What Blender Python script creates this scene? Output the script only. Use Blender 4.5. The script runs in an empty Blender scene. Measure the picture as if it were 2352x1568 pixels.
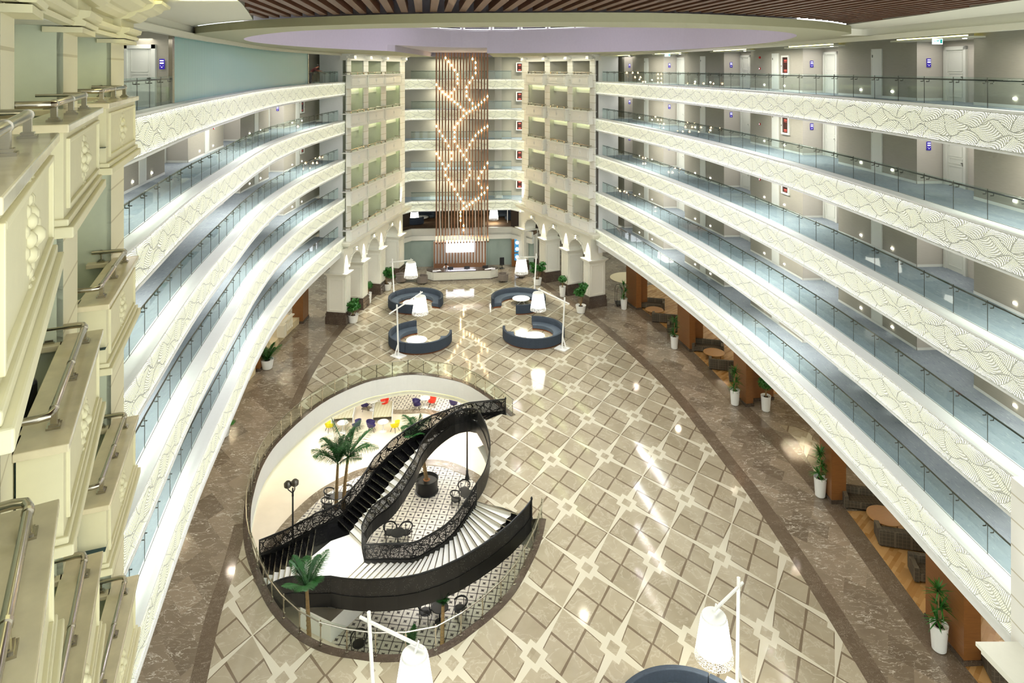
import bpy, math, random
from mathutils import Vector, Matrix
from mathutils.geometry import tessellate_polygon
RND = random.Random(7)
SC = bpy.context.scene
COL = SC.collection
PI = math.pi
F, CX, HY, H = 1568.0, 1176.0, 156.0, 22.25      # focal length in pixels, principal point, camera height
V = Vector
UP = V((0, 0, 1))

def P(x, y, z=0.0):
    """world point of a pixel that lies at height z"""
    Y = F * (H - z) / (y - HY)
    return V(((x - CX) * Y / F, Y, z))

def PD(x, y, Y):
    """world point of a pixel that lies at depth Y"""
    return V(((x - CX) * Y / F, Y, H - (y - HY) * Y / F))

AX = V((-0.128, 0.992, 0))      # long axis of the hall
BX = V((0.992, 0.128, 0))
ZL = {k: H - 1.22 - (5 - k) * 3.4 for k in range(1, 6)}     # ledge height of each gallery
ZB = -5.5
ROW = {5: 'topmost', 4: 'second', 3: 'third', 2: 'fourth', 1: 'lowest'}

# ------------------------------------------------------------------ materials
def lin(c):
    return tuple(((v / 255) / 12.92 if v / 255 <= .04045 else ((v / 255 + .055) / 1.055) ** 2.4) for v in c[:3]) + (1,)

class E:
    """a node socket with arithmetic"""
    nt = None
    def __init__(s, k): s.k = k
    @staticmethod
    def m(op, *a):
        n = E.nt.nodes.new('ShaderNodeMath'); n.operation = op
        for i, v in enumerate(a):
            if isinstance(v, E): E.nt.links.new(v.k, n.inputs[i])
            else: n.inputs[i].default_value = v
        return E(n.outputs[0])
    def __add__(s, o): return E.m('ADD', s, o)
    __radd__ = __add__
    def __sub__(s, o): return E.m('SUBTRACT', s, o)
    def __rsub__(s, o): return E.m('SUBTRACT', o, s)
    def __mul__(s, o): return E.m('MULTIPLY', s, o)
    __rmul__ = __mul__
    def __lt__(s, o): return E.m('LESS_THAN', s, o)
    def __gt__(s, o): return E.m('GREATER_THAN', s, o)
    def abs(s): return E.m('ABSOLUTE', s)
    def floor(s): return E.m('FLOOR', s)
    def round(s): return E.m('ROUND', s)
    def max(s, o): return E.m('MAXIMUM', s, o)
    def min(s, o): return E.m('MINIMUM', s, o)
    def mod(s, o): return E.m('FLOORED_MODULO', s, o)
    def pw(s, o): return E.m('POWER', s, o)
    def sin(s): return E.m('SINE', s)

def base(name):
    m = bpy.data.materials.new(name); m.use_nodes = True
    E.nt = m.node_tree
    return m, m.node_tree, m.node_tree.nodes['Principled BSDF']

def nd(t, **kw):
    n = E.nt.nodes.new(t)
    for k, v in kw.items(): setattr(n, k, v)
    return n

def ln(a, b): E.nt.links.new(a.k if isinstance(a, E) else a, b)

def coord(kind='Object'):
    return nd('ShaderNodeTexCoord').outputs[kind]

def noise(vec, scale, detail=3, rough=.55, dist=0.0):
    n = nd('ShaderNodeTexNoise'); ln(vec, n.inputs['Vector'])
    n.inputs['Scale'].default_value = scale; n.inputs['Detail'].default_value = detail
    n.inputs['Roughness'].default_value = rough; n.inputs['Distortion'].default_value = dist
    return E(n.outputs[0])

def mapping(vec, scale=(1, 1, 1), rot=(0, 0, 0), loc=(0, 0, 0)):
    n = nd('ShaderNodeMapping'); ln(vec, n.inputs[0])
    n.inputs['Scale'].default_value = scale; n.inputs['Rotation'].default_value = rot; n.inputs['Location'].default_value = loc
    return n.outputs[0]

def mix(fac, a, b):
    n = nd('ShaderNodeMix', data_type='RGBA')
    if isinstance(fac, E): ln(fac, n.inputs[0])
    else: n.inputs[0].default_value = fac
    for s, i in ((a, 6), (b, 7)):
        if isinstance(s, tuple): n.inputs[i].default_value = lin(s)
        else: ln(s, n.inputs[i])
    return n.outputs[2]

def comb(x, y, z=0.0):
    n = nd('ShaderNodeCombineXYZ')
    for i, v in enumerate((x, y, z)):
        if isinstance(v, E): ln(v, n.inputs[i])
        else: n.inputs[i].default_value = v
    return n.outputs[0]

def sep(vec):
    n = nd('ShaderNodeSeparateXYZ'); ln(vec, n.inputs[0])
    return E(n.outputs[0]), E(n.outputs[1]), E(n.outputs[2])

def M(name, col, rough=.5, metal=0., var=.06, scale=6., emit=None, es=0., spec=.5, stretch=(1, 1, 1)):
    """plain procedural material: a base colour with a soft noise variation"""
    m, nt, b = base(name)
    n = noise(mapping(coord(), stretch), scale, 4)
    lo = tuple(max(0, v * (1 - var)) for v in col); hi = tuple(min(255, v * (1 + var)) for v in col)
    ln(mix(n, lo, hi), b.inputs['Base Color'])
    b.inputs['Roughness'].default_value = rough; b.inputs['Metallic'].default_value = metal
    b.inputs['Specular IOR Level'].default_value = spec
    if emit:
        b.inputs['Emission Color'].default_value = lin(emit); b.inputs['Emission Strength'].default_value = es
    return m

WHITE = M('white_plaster', (238, 240, 236), .6, var=.015)
CREAM = M('cream_paint', (244, 243, 234), .5, var=.015)
CREAM_LIT = M('warm_lit_cream_paint', (230, 223, 184), .5, var=.02)  # the cream paint with the yellow cast of cove lights put into its colour
CEIL = M('ceiling_white', (232, 230, 212), .7, var=.01)
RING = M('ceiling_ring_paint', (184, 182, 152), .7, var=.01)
TAUPE = M('taupe_wallpaper', (168, 163, 148), .8, var=.05, scale=3, stretch=(1, 1, 14))
LTAUPE = M('light_wallpaper', (198, 193, 182), .8, var=.03, scale=3, stretch=(1, 1, 14))
GREENW = M('sage_paint', (206, 212, 186), .7, var=.02)
DOORW = M('white_door_paint', (226, 228, 218), .4, var=.01)
BASEB = M('white_baseboard', (232, 234, 226), .5, var=.01)
STEEL = M('brushed_steel', (190, 184, 170), .22, 1., var=.06, stretch=(1, 1, 30))
DSTEEL = M('dark_steel', (92, 90, 82), .35, .9, var=.05)
BLACK = M('black_metal', (22, 22, 21), .38, .2, var=.1)
BLKST = M('black_granite', (14, 14, 15), .12, var=.2, scale=40)
WHTST = M('white_stone_tread', (232, 232, 226), .3, var=.02)
RISER = M('cream_riser', (214, 208, 190), .4, var=.02)
LEAF = M('leaf_green', (46, 104, 36), .45, var=.35, scale=9)
LEAF2 = M('palm_green', (34, 84, 34), .45, var=.4, scale=5)
BARK = M('bark_brown', (128, 104, 66), .8, var=.3, scale=4, stretch=(1, 1, 6))
SOIL = M('potting_soil', (40, 30, 22), .95, var=.4, scale=20)
POTW = M('white_glazed_pot', (236, 236, 228), .3, var=.01)
NAVY = M('slate_blue_fabric', (50, 60, 72), .85, var=.14, scale=14)
NAVYD = M('seat_fabric', (70, 82, 96), .85, var=.12, scale=14)
PLINTH = M('wood_plinth', (122, 70, 38), .4, var=.15, stretch=(1, 1, 8))
LAMPW = M('white_lamp_enamel', (238, 238, 232), .35, var=.01)
SHADE = M('glowing_lamp_shade', (250, 248, 240), .6, var=.01, emit=(255, 250, 236), es=4.2)
PIERP = M('pier_paint', (236, 234, 218), .5, var=.012)
COPE = M('marble_coping', (228, 216, 180), .12, var=.1, scale=3)
GREYF = M('grey_upholstery', (128, 118, 108), .8, var=.08, scale=12)
CHARC = M('charcoal_plastic', (24, 25, 28), .5, var=.1)
RED = M('red_shell', (238, 58, 34), .4, var=.03)
YELLOW = M('yellow_shell', (242, 226, 20), .4, var=.03)
NVY = M('indigo_shell', (44, 34, 86), .4, var=.05)
TWHITE = M('white_table_top', (240, 240, 234), .25, var=.01)
LILAC = M('lilac_dome_plaster', (206, 198, 208), .8, var=.02)
DKWIN = M('dark_window_pane', (26, 14, 50), .08, var=.3)
FRAMEW = M('white_window_frame', (236, 226, 240), .4, var=.01)
SIGNB = M('indigo_sign', (52, 34, 150), .35, var=.04, emit=(60, 40, 170), es=.25)
SIGNT = M('sign_lettering', (240, 240, 255), .4, emit=(240, 240, 255), es=1.0)
CABRED = M('dark_red_cabinet_glass', (58, 26, 24), .2, var=.15)
REDTX = M('red_label', (220, 90, 80), .4, var=.05)
REDBOX = M('red_alarm_plastic', (190, 30, 28), .4, var=.05)
LED = M('led_strip', (255, 250, 190), .5, emit=(255, 248, 150), es=5.0)
LEDW = M('white_led', (255, 255, 255), .5, emit=(255, 252, 238), es=14.0)
LEDG = M('cove_led', (255, 255, 220), .5, emit=(238, 255, 190), es=3.2)
BULB = M('warm_glass_bulb', (255, 240, 210), .3, emit=(255, 226, 170), es=26.0)
SCREEN = M('lit_screen', (250, 250, 255), .4, emit=(246, 245, 255), es=2.6)
EXITM = M('exit_sign_panel', (230, 250, 250), .4, emit=(214, 248, 250), es=1.6)
EXITG = M('exit_pictogram', (30, 150, 140), .4, emit=(30, 160, 150), es=.6)
SKIN = M('skin', (150, 98, 74), .6, var=.05)
HAIR = M('dark_hair', (24, 18, 16), .7, var=.2)
SHIRT = M('white_shirt', (228, 230, 240), .8, var=.03)
PLUM = M('maroon_shirt', (84, 34, 34), .8, var=.08)
JEAN = M('dark_trousers', (48, 52, 62), .8, var=.1)
WOODT = M('oak_table_top', (172, 128, 76), .35, var=.12, stretch=(1, 10, 1), scale=4)
CONC = M('mezzanine_trim', (220, 220, 208), .4, var=.02)
SBASE = M('beige_limestone', (222, 204, 160), .4, var=.06, scale=2)
IVORY = M('ivory_balustrade', (232, 226, 204), .45, var=.02)
DARKW = M('dark_espresso_wall', (52, 40, 30), .5, var=.25, stretch=(14, 14, 1))
BRASS = M('dark_trolley_steel', (70, 66, 60), .3, .9, var=.05)
BLUEP = M('blue_art_panel', (70, 150, 200), .4, var=.05, emit=(70, 150, 200), es=.35)
ROUNDR = M('cream_round_rug', (222, 208, 172), .95, var=.04, scale=30)
CREAMF = M('cream_basement_floor', (238, 226, 202), .3, var=.035, scale=1.2)

def wood(name, c1, c2, rough=.35, st=(6, 6, .7), sc=3):
    m, nt, b = base(name)
    n = noise(mapping(coord(), st), sc, 5, .6, .6)
    ln(mix(n, c1, c2), b.inputs['Base Color']); b.inputs['Roughness'].default_value = rough
    return m
WALNUT = wood('walnut_slat', (120, 84, 60), (156, 116, 86), .4)
TEAK = wood('teak_veneer', (112, 70, 34), (146, 98, 54), .28, (1.2, 1.2, 14), 1.6)
CSLAT = wood('ceiling_slat_wood', (74, 42, 24), (112, 70, 44), .45, (3, .4, 3))

def m_check(name, c1, c2, sc):
    m, nt, b = base(name)
    x, y, z = sep(mapping(coord(), (sc, sc, sc)))
    l = (((x - x.round()).abs() < .06).max((y - y.round()).abs() < .06)).max((z - z.round()).abs() < .06)
    ln(mix(l, c1, c2), b.inputs['Base Color']); b.inputs['Roughness'].default_value = .7
    return m
TARTAN = m_check('brown_check_upholstery', (70, 62, 48), (98, 88, 70), 6)

def m_glass(name, tint, refl=1.0):
    m, nt, b = base(name)
    nt.nodes.remove(b)
    t = nd('ShaderNodeBsdfTransparent'); t.inputs[0].default_value = lin(tint)
    g = nd('ShaderNodeBsdfGlossy'); g.inputs['Roughness'].default_value = .02
    fr = nd('ShaderNodeLayerWeight'); fr.inputs[0].default_value = .5
    n = noise(coord(), 2.0)
    mx = nd('ShaderNodeMixShader')
    ln(((E(fr.outputs['Facing']).pw(4.0) * .55 + .045) * refl * (.94 + n * .12)).min(1.0), mx.inputs[0])
    ln(t.outputs[0], mx.inputs[1]); ln(g.outputs[0], mx.inputs[2])
    ln(mx.outputs[0], nt.nodes['Material Output'].inputs[0])
    return m
GLASS = m_glass('balustrade_glass', (243, 250, 249), .6)
GLASSW = m_glass('well_rail_glass', (247, 250, 246), .35)

def m_partition():
    m, nt, b = base('frosted_green_glass')
    n = noise(coord(), .5)
    ln(mix(n, (134, 152, 142), (168, 182, 172)), b.inputs['Base Color']); b.inputs['Roughness'].default_value = .12
    return m
FROST = m_partition()

def m_teal():
    m, nt, b = base('teal_ribbed_glass')
    u, v, w = sep(coord('UV'))
    r = (u * 7.0 * 6.2832).sin() * .5 + .5
    ln(mix(r, (140, 188, 188), (170, 214, 210)), b.inputs['Base Color']); b.inputs['Roughness'].default_value = .3
    return m
TEAL = m_teal()

def m_fascia():
    m, nt, b = base('perforated_backlit_fascia')
    u, v, w = sep(coord('UV'))
    wob = noise(comb(u * .5, v * .6), 1.0, 2) - .5
    w1 = (u * 3.3 + wob * 5.0).sin() * .14; w2 = (u * 3.3 + 2.6 + wob * 6.0).sin() * .13
    l1 = v - .66 - w1; l2 = v - .31 - w2
    row = (l1 > 0.0) + (l2 > 0.0)
    odd = row.mod(2.0)
    g = u * .92 + row * .39 + v * (1.1 - odd * 1.9) + (v * 5.0 + u * 1.3).sin() * .16 + wob * .8
    gf = g - g.floor() - .5
    line = ((l1.abs() < .015).max(l2.abs() < .015)).max(gf.abs() > .484)
    # rows of holes follow the curve of each cell
    ra = v * 19.0 - (w1 + w2) * 7.0 + gf * gf * (12.0 - odd * 22.0)
    rb = u * 18.0 + (v * 4.0).sin() * .5 + ra.floor() * .5
    fa = (ra - ra.floor() - .5).abs(); fb = (rb - rb.floor() - .5).abs()
    hole = ((fa * fa + fb * fb) < .085) * (1.0 - line)
    edge = ((v - .5).abs() * 2.0).min(1.0)
    ed = edge.pw(5.0)
    hole = hole * (edge < .93)
    bandl = edge > .86
    colr = mix(ed, (252, 255, 216), (255, 255, 250))
    ln(mix(line, (206, 208, 198), (196, 199, 192)), b.inputs['Base Color'])
    b.inputs['Roughness'].default_value = .5
    ln(colr, b.inputs['Emission Color'])
    ln(hole * (FE * (.75 + ed * 1.5)) + (1.0 - line) * (FE * .02), b.inputs['Emission Strength'])
    return m
FE = 1.25
FASCIA = m_fascia()

def m_perf():
    m, nt, b = base('perforated_black_metal')
    u, v, w = sep(coord('UV'))
    wob = noise(comb(u * .9, v * 1.1), 1.0, 2); wob2 = noise(comb(u * .9 + 30.0, v * 1.1), 1.0, 2)
    vo = nd('ShaderNodeTexVoronoi', feature='DISTANCE_TO_EDGE'); vo.voronoi_dimensions = '2D'
    ln(comb(u * .9 + wob * .8, v * 1.2 + wob2 * .8), vo.inputs['Vector']); vo.inputs['Scale'].default_value = 1.5
    line = E(vo.outputs['Distance']) < .045
    d = nd('ShaderNodeTexVoronoi', feature='F1'); d.voronoi_dimensions = '2D'
    ln(comb(u, v), d.inputs['Vector']); d.inputs['Scale'].default_value = 27.0; d.inputs['Randomness'].default_value = .7
    hole = (E(d.outputs['Distance']) < .40) * (1.0 - line) * (v > .06) * (v < .74)
    b.inputs['Base Color'].default_value = lin((20, 20, 19)); b.inputs['Roughness'].default_value = .4; b.inputs['Metallic'].default_value = .2
    t = nd('ShaderNodeBsdfTransparent'); mx = nd('ShaderNodeMixShader')
    ln(hole, mx.inputs[0]); ln(b.outputs[0], mx.inputs[1]); ln(t.outputs[0], mx.inputs[2])
    ln(mx.outputs[0], nt.nodes['Material Output'].inputs[0])
    return m
PERF = m_perf()

def vein(vec, scale, thr, dist=1.2):
    n = noise(vec, scale, 5, .6, dist)
    a = (n - .5).abs()
    return E.m('SMOOTH_MIN', (1.0 - a * (1.0 / thr)).max(0.0), 1.0, .1)

S_M = ((0.34769, -0.19302), (0.29557, 0.27642)); S_O = (5.86488, 34.94457)
def st_coords():
    x, y, z = sep(coord())
    dx = x - S_O[0]; dy = y - S_O[1]
    # Mx maps a plan offset to coordinates along the two strip directions
    return dx * S_M[0][0] + dy * S_M[0][1], dx * S_M[1][0] + dy * S_M[1][1]

def m_beige():
    m, nt, b = base('beige_patterned_marble')
    s, t = st_coords()
    si = s.round(); ti = t.round()
    fs = (s - si).abs(); ft = (t - ti).abs()
    dA = ((s - ti + 1.0).mod(2.0) - 1.0).abs()
    dB = ((t - si + 1.0).mod(2.0) - 1.0).abs()
    strip = (ft < (.078 - dA * .070)).max(fs < (.078 - dB * .070))
    even = ((si + ti).mod(2.0)) < .5
    mx_ = fs.max(ft)
    block = even * (mx_ < .178); inner = even * (mx_ < .088)
    cream = (strip.max(block)) * (1.0 - inner)
    hs = (s - s.floor() - .5).abs(); ht = (t - t.floor() - .5).abs()
    dark = (hs < (.008 + ht * .03)).max(ht < (.008 + hs * .03))
    alt = ((s * 2.0).floor() + (t * 2.0).floor()).mod(2.0) < .5
    frame = alt * (((hs < .024).max(ht < .024)).max(((fs < (.092 - dB * .062)).max(ft < (.092 - dA * .062)))))
    dark = dark.max(frame) * (1.0 - even * (mx_ < .2))
    vec = coord()
    wn = nd('ShaderNodeTexWhiteNoise', noise_dimensions='2D'); ln(comb((s * 2.0).floor(), (t * 2.0).floor()), wn.inputs['Vector'])
    cl = noise(vec, .9, 5, .6, .8)
    f = (E(wn.outputs[0]) * .55 + cl * .8 - .15).max(0.0).min(1.0)
    tile = mix(f, (148, 137, 113), (180, 170, 146))
    tile = mix(vein(vec, .7, .02) * .28, tile, (214, 204, 184))
    c = mix(dark * .9, tile, (112, 97, 78))
    c = mix(cream, c, (204, 198, 176))
    ln(c, b.inputs['Base Color'])
    b.inputs['Roughness'].default_value = .07; b.inputs['Specular IOR Level'].default_value = .5
    return m
BEIGE = m_beige()

def m_brown(name, c1, c2, vc, tiles=True):
    m, nt, b = base(name)
    s, t = st_coords(); vec = coord()
    if tiles:
        ts = s * 1.5; tt = t * 2.6; row = tt.floor(); ts = ts + (row * .5).mod(1.0)
        wn = nd('ShaderNodeTexWhiteNoise', noise_dimensions='2D'); ln(comb(ts.floor(), row), wn.inputs['Vector'])
        r = E(wn.outputs[0])
    else: r = noise(vec, 1.5)
    cl = noise(vec, .6, 5, .65, 1.0)
    c = mix((r * .75 + cl * .75 - .25).max(0.0).min(1.0), c1, c2)
    off = comb(r * 37.0, r * 11.0)
    va = nd('ShaderNodeVectorMath', operation='ADD'); ln(vec, va.inputs[0]); ln(off, va.inputs[1])
    vs_ = mapping(va.outputs[0], (.55, 1.5, 1), (0, 0, .5))
    c = mix((vein(vs_, .9, .010, .5) * .8 * (noise(vec, .5) > .45)).min(1.0), c, vc)
    c = mix((vein(vs_, 1.9, .010, .7) * .5).min(1.0), c, vc)
    ln(c, b.inputs['Base Color'])
    b.inputs['Roughness'].default_value = .1
    return m
BROWN = m_brown('brown_veined_marble', (106, 94, 77), (152, 138, 117), (218, 210, 192))
DBROWN = m_brown('dark_marble_border', (88, 76, 61), (116, 102, 84), (180, 166, 146), False)
PLBASE = m_brown('dark_marble_plinth', (62, 52, 44), (92, 78, 66), (150, 138, 122), False)

def m_carpet():
    m, nt, b = base('blue_grey_carpet')
    vec = coord()
    a = noise(mapping(vec, (1, 1, 1), (0, 0, .2)), 1.4, 4)
    d = noise(mapping(vec, (15, 1.9, 1), (0, 0, .13)), 1.5, 2, .6)
    c = mix(a, (126, 138, 148), (152, 163, 170))
    c = mix((d < .36) * .42, c, (92, 102, 124)); c = mix((d > .65) * .35, c, (200, 206, 208))
    ln(c, b.inputs['Base Color']); b.inputs['Roughness'].default_value = .9
    return m
CARPET = m_carpet()

def m_parquet():
    m, nt, b = base('herringbone_parquet')
    x, y, z = sep(mapping(coord(), (1, 1, 1), (0, 0, .8)))
    wn = nd('ShaderNodeTexWhiteNoise', noise_dimensions='2D'); ln(comb((x * 6.0).floor(), (y * 1.2 + (x * 6.0).floor() * .37).floor()), wn.inputs['Vector'])
    ln(mix(E(wn.outputs[0]), (160, 116, 64), (198, 158, 102)), b.inputs['Base Color']); b.inputs['Roughness'].default_value = .2
    return m
PARQ = m_parquet()

def m_cement():
    m, nt, b = base('patterned_cement_tile')
    x, y, z = sep(mapping(coord(), (2.0, 2.0, 1), (0, 0, .13)))
    fx = x - x.floor() - .5; fy = y - y.floor() - .5
    ax, ay = fx.abs(), fy.abs()
    grid = (ax.max(ay) > .455)
    dot = (ax * ax + ay * ay) < .022
    petal = (((fx + fy).abs() < .06).max((fx - fy).abs() < .06)) * ((ax * ax + ay * ay) < .05)
    corner = ((ax + ay) > .84)
    k = grid.max(dot.max(petal)).max(corner)
    ln(mix(k, (230, 224, 208), (78, 70, 66)), b.inputs['Base Color']); b.inputs['Roughness'].default_value = .35
    return m
CEMENT = m_cement()

def m_lace():
    m, nt, b = base('cut_metal_lace')
    d = nd('ShaderNodeTexVoronoi', feature='DISTANCE_TO_EDGE'); ln(coord(), d.inputs['Vector']); d.inputs['Scale'].default_value = 15.0
    b.inputs['Base Color'].default_value = lin((238, 238, 230)); b.inputs['Roughness'].default_value = .5
    b.inputs['Emission Color'].default_value = lin((255, 252, 240)); b.inputs['Emission Strength'].default_value = .35
    t = nd('ShaderNodeBsdfTransparent'); mx = nd('ShaderNodeMixShader')
    ln(E(d.outputs['Distance']) > .11, mx.inputs[0]); ln(b.outputs[0], mx.inputs[1]); ln(t.outputs[0], mx.inputs[2])
    ln(mx.outputs[0], nt.nodes['Material Output'].inputs[0])
    return m
LACE = m_lace()

def m_stripe(name, c1, c2, per, axis=2):
    m, nt, b = base(name)
    k = sep(coord())[axis]
    g = (k * (1.0 / per)); g = (g - g.round()).abs()
    ln(mix(g < .03, c1, c2), b.inputs['Base Color']); b.inputs['Roughness'].default_value = .5
    return m
PILA = m_stripe('grooved_pilaster', (243, 242, 233), (206, 200, 178), .68)
PILA_LIT = m_stripe('warm_lit_grooved_pilaster', (238, 231, 196), (208, 198, 158), .68)  # pilaster tone with the same warm light cast painted in

def m_dark():
    m, nt, b = base('dark_lounge_wall')
    n = noise(coord(), 2.2, 6, .7, 1.5)
    ln(mix((n - .3).max(0.0) * 1.6, (34, 30, 20), (120, 104, 66)), b.inputs['Base Color']); b.inputs['Roughness'].default_value = .3
    return m
DLOUNGE = m_dark()
# ------------------------------------------------------------------ mesh helpers
class MB:
    def __init__(s): s.v, s.f, s.uv = [], [], []
    def add(s, vs, fs, uvs=None):
        o = len(s.v); s.v += [V(q) for q in vs]
        for i, f in enumerate(fs):
            s.f.append([o + j for j in f])
            s.uv.append(uvs[i] if uvs else None)
        return s
    def box(s, c, d, x=V((1, 0, 0)), z=UP):
        """box of size d centred on c; x is the direction of its first side"""
        x = V(x).normalized(); z = V(z).normalized(); y = z.cross(x).normalized(); c = V(c)
        q = [c + x * (a * d[0] / 2) + y * (b * d[1] / 2) + z * (e * d[2] / 2) for a in (-1, 1) for b in (-1, 1) for e in (-1, 1)]
        return s.add(q, [(0, 1, 3, 2), (4, 6, 7, 5), (0, 4, 5, 1), (2, 3, 7, 6), (0, 2, 6, 4), (1, 5, 7, 3)])
    def bar(s, a, b, w, h):
        """rectangular bar from a to b"""
        a, b = V(a), V(b); d = b - a; up = UP if abs(d.normalized().z) < .99 else V((0, 1, 0))
        y = up.cross(d).normalized(); z = d.cross(y).normalized()
        return s.box((a + b) / 2, (d.length, w, h), d, z)
    def tube(s, pts, r, n=8, cap=True):
        pts = [V(p) for p in pts]; rr = r if isinstance(r, (list, tuple)) else [r] * len(pts)
        rings = []; prev = None
        for i, p in enumerate(pts):
            t = (pts[min(i + 1, len(pts) - 1)] - pts[max(i - 1, 0)]).normalized()
            if prev is None:
                u = t.cross(UP if abs(t.z) < .95 else V((1, 0, 0))).normalized()
            else:
                u = (prev - t * prev.dot(t)).normalized()
            prev = u; w = t.cross(u)
            rings.append([p + (u * math.cos(2 * PI * k / n) + w * math.sin(2 * PI * k / n)) * rr[i] for k in range(n)])
        vs = [q for g in rings for q in g]; fs = []
        for i in range(len(pts) - 1):
            for k in range(n):
                k2 = (k + 1) % n
                fs.append((i * n + k, i * n + k2, (i + 1) * n + k2, (i + 1) * n + k))
        if cap: fs += [tuple(range(n - 1, -1, -1)), tuple(range((len(pts) - 1) * n, len(pts) * n))]
        return s.add(vs, fs)
    def lathe(s, prof, c=(0, 0, 0), n=20, cap=True):
        """prof: list of (radius, z)"""
        c = V(c); vs = []; fs = []
        for r, z in prof:
            vs += [c + V((r * math.cos(2 * PI * k / n), r * math.sin(2 * PI * k / n), z)) for k in range(n)]
        for i in range(len(prof) - 1):
            for k in range(n):
                k2 = (k + 1) % n
                fs.append((i * n + k, i * n + k2, (i + 1) * n + k2, (i + 1) * n + k))
        if cap: fs += [tuple(range(n - 1, -1, -1)), tuple(range((len(prof) - 1) * n, len(prof) * n))]
        return s.add(vs, fs)
    def ball(s, c, r, n=10, m=6, sq=(1, 1, 1)):
        c = V(c); prof = []
        vs = []; fs = []
        for i in range(m + 1):
            a = -PI / 2 + PI * i / m
            for k in range(n):
                b = 2 * PI * k / n
                vs.append(c + V((r * math.cos(a) * math.cos(b) * sq[0], r * math.cos(a) * math.sin(b) * sq[1], r * math.sin(a) * sq[2])))
        for i in range(m):
            for k in range(n):
                k2 = (k + 1) % n
                fs.append((i * n + k, i * n + k2, (i + 1) * n + k2, (i + 1) * n + k))
        return s.add(vs, fs)
    def prism(s, poly, z0, z1):
        """vertical prism over a plan polygon"""
        p = [V((q[0], q[1], 0)) for q in poly]; n = len(p)
        if sum(p[i].x * p[(i + 1) % n].y - p[(i + 1) % n].x * p[i].y for i in range(n)) < 0: p.reverse()
        tri = tessellate_polygon([p])
        vs = [q + V((0, 0, z0)) for q in p] + [q + V((0, 0, z1)) for q in p]
        fs = [(t[0] + n, t[1] + n, t[2] + n) for t in tri] + [(t[2], t[1], t[0]) for t in tri]
        fs += [(i, (i + 1) % n, (i + 1) % n + n, i + n) for i in range(n)]
        return s.add(vs, fs)
    def sheet(s, loops, z):
        """flat surface with holes"""
        ls = [[V((q[0], q[1], 0)) for q in l] for l in loops]
        tri = tessellate_polygon(ls); fl = [q for l in ls for q in l]
        fs = []
        for t in tri:
            a, b, c = (fl[i] for i in t)
            fs.append(t if (b - a).cross(c - a).z > 0 else (t[0], t[2], t[1]))
        return s.add([q + V((0, 0, z)) for q in fl], fs)
    def ribbon(s, A, B, u0=0.0, vh=(0.0, 1.0), closed=False):
        """quads between two polylines, with UV: u in metres along A, v from vh[0] to vh[1]"""
        A = [V(q) for q in A]; B = [V(q) for q in B]
        if closed: A = A + [A[0]]; B = B + [B[0]]
        vs = A + B; n = len(A); fs = []; uvs = []; u = u0
        for i in range(n - 1):
            du = (A[i + 1] - A[i]).length
            fs.append((i, i + 1, n + i + 1, n + i)); uvs.append([(u, vh[0]), (u + du, vh[0]), (u + du, vh[1]), (u, vh[1])])
            u += du
        return s.add(vs, fs, uvs)
    def solid(s, A, B, n, t, u0=0.0, vh=(0.0, 1.0)):
        """ribbon with thickness t along -n(i)"""
        A2 = [V(a) - n[i] * t for i, a in enumerate(A)]; B2 = [V(b) - n[i] * t for i, b in enumerate(B)]
        s.ribbon(A, B, u0, vh); s.ribbon(A2[::-1], B2[::-1], u0, vh); s.ribbon(A2, A, u0, (vh[0], vh[0])); s.ribbon(B, B2, u0, (vh[1], vh[1]))
        k = len(A) - 1
        s.add([A[0], B[0], B2[0], A2[0]], [(0, 1, 2, 3)]); s.add([A[k], A2[k], B2[k], B[k]], [(0, 1, 2, 3)])
        return s
    def build(s, name, mat, parent=None, smooth=False, bev=0.0, loc=None):
        org = V((0, 0, 0))
        if parent is not None: org = ROOT[parent]
        elif loc is not None: org = V(loc)
        me = bpy.data.meshes.new(name)
        me.from_pydata([tuple(q - org) for q in s.v], [], s.f)
        if any(s.uv):
            ul = me.uv_layers.new(name='UVMap'); k = 0
            for i, f in enumerate(s.f):
                for j in range(len(f)):
                    ul.data[k].uv = s.uv[i][j] if s.uv[i] else (0, 0); k += 1
        me.materials.append(mat)
        if smooth:
            for p in me.polygons: p.use_smooth = True
        me.update()
        o = bpy.data.objects.new(name, me); COL.objects.link(o)
        if smooth:
            md = o.modifiers.new('smooth', 'EDGE_SPLIT'); md.split_angle = .7
        if bev:
            md = o.modifiers.new('bevel', 'BEVEL'); md.width = bev; md.segments = 2; md.limit_method = 'ANGLE'
        if parent is not None:
            o.parent = parent; ROOT[o] = org
        else:
            o.location = org; ROOT[o] = org
        return o
ROOT = {}

def thing(name, label, cat, loc=(0, 0, 0), group=None, rz=0.0):
    o = bpy.data.objects.new(name, None); COL.objects.link(o); o.empty_display_size = .2
    o.location = loc; o.rotation_euler = (0, 0, rz); o['label'] = label; o['category'] = cat
    if group: o['group'] = group
    ROOT[o] = V(loc)
    return o

def tag(o, label, cat, group=None):
    o['label'] = label; o['category'] = cat
    if group: o['group'] = group
    return o

def single(name, mb, mat, label, cat, group=None, smooth=False, bev=0.0):
    """a thing that is one mesh, its origin under its middle"""
    xs = [q.x for q in mb.v]; ys = [q.y for q in mb.v]; zs = [q.z for q in mb.v]
    o = mb.build(name, mat, None, smooth, bev, ((min(xs) + max(xs)) / 2, (min(ys) + max(ys)) / 2, min(zs)))
    return tag(o, label, cat, group)

def struct(name, mb, mat, parent=None, smooth=False, bev=0.0):
    o = mb.build(name, mat, parent, smooth, bev)
    if parent is None: o['kind'] = 'structure'
    return o

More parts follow.
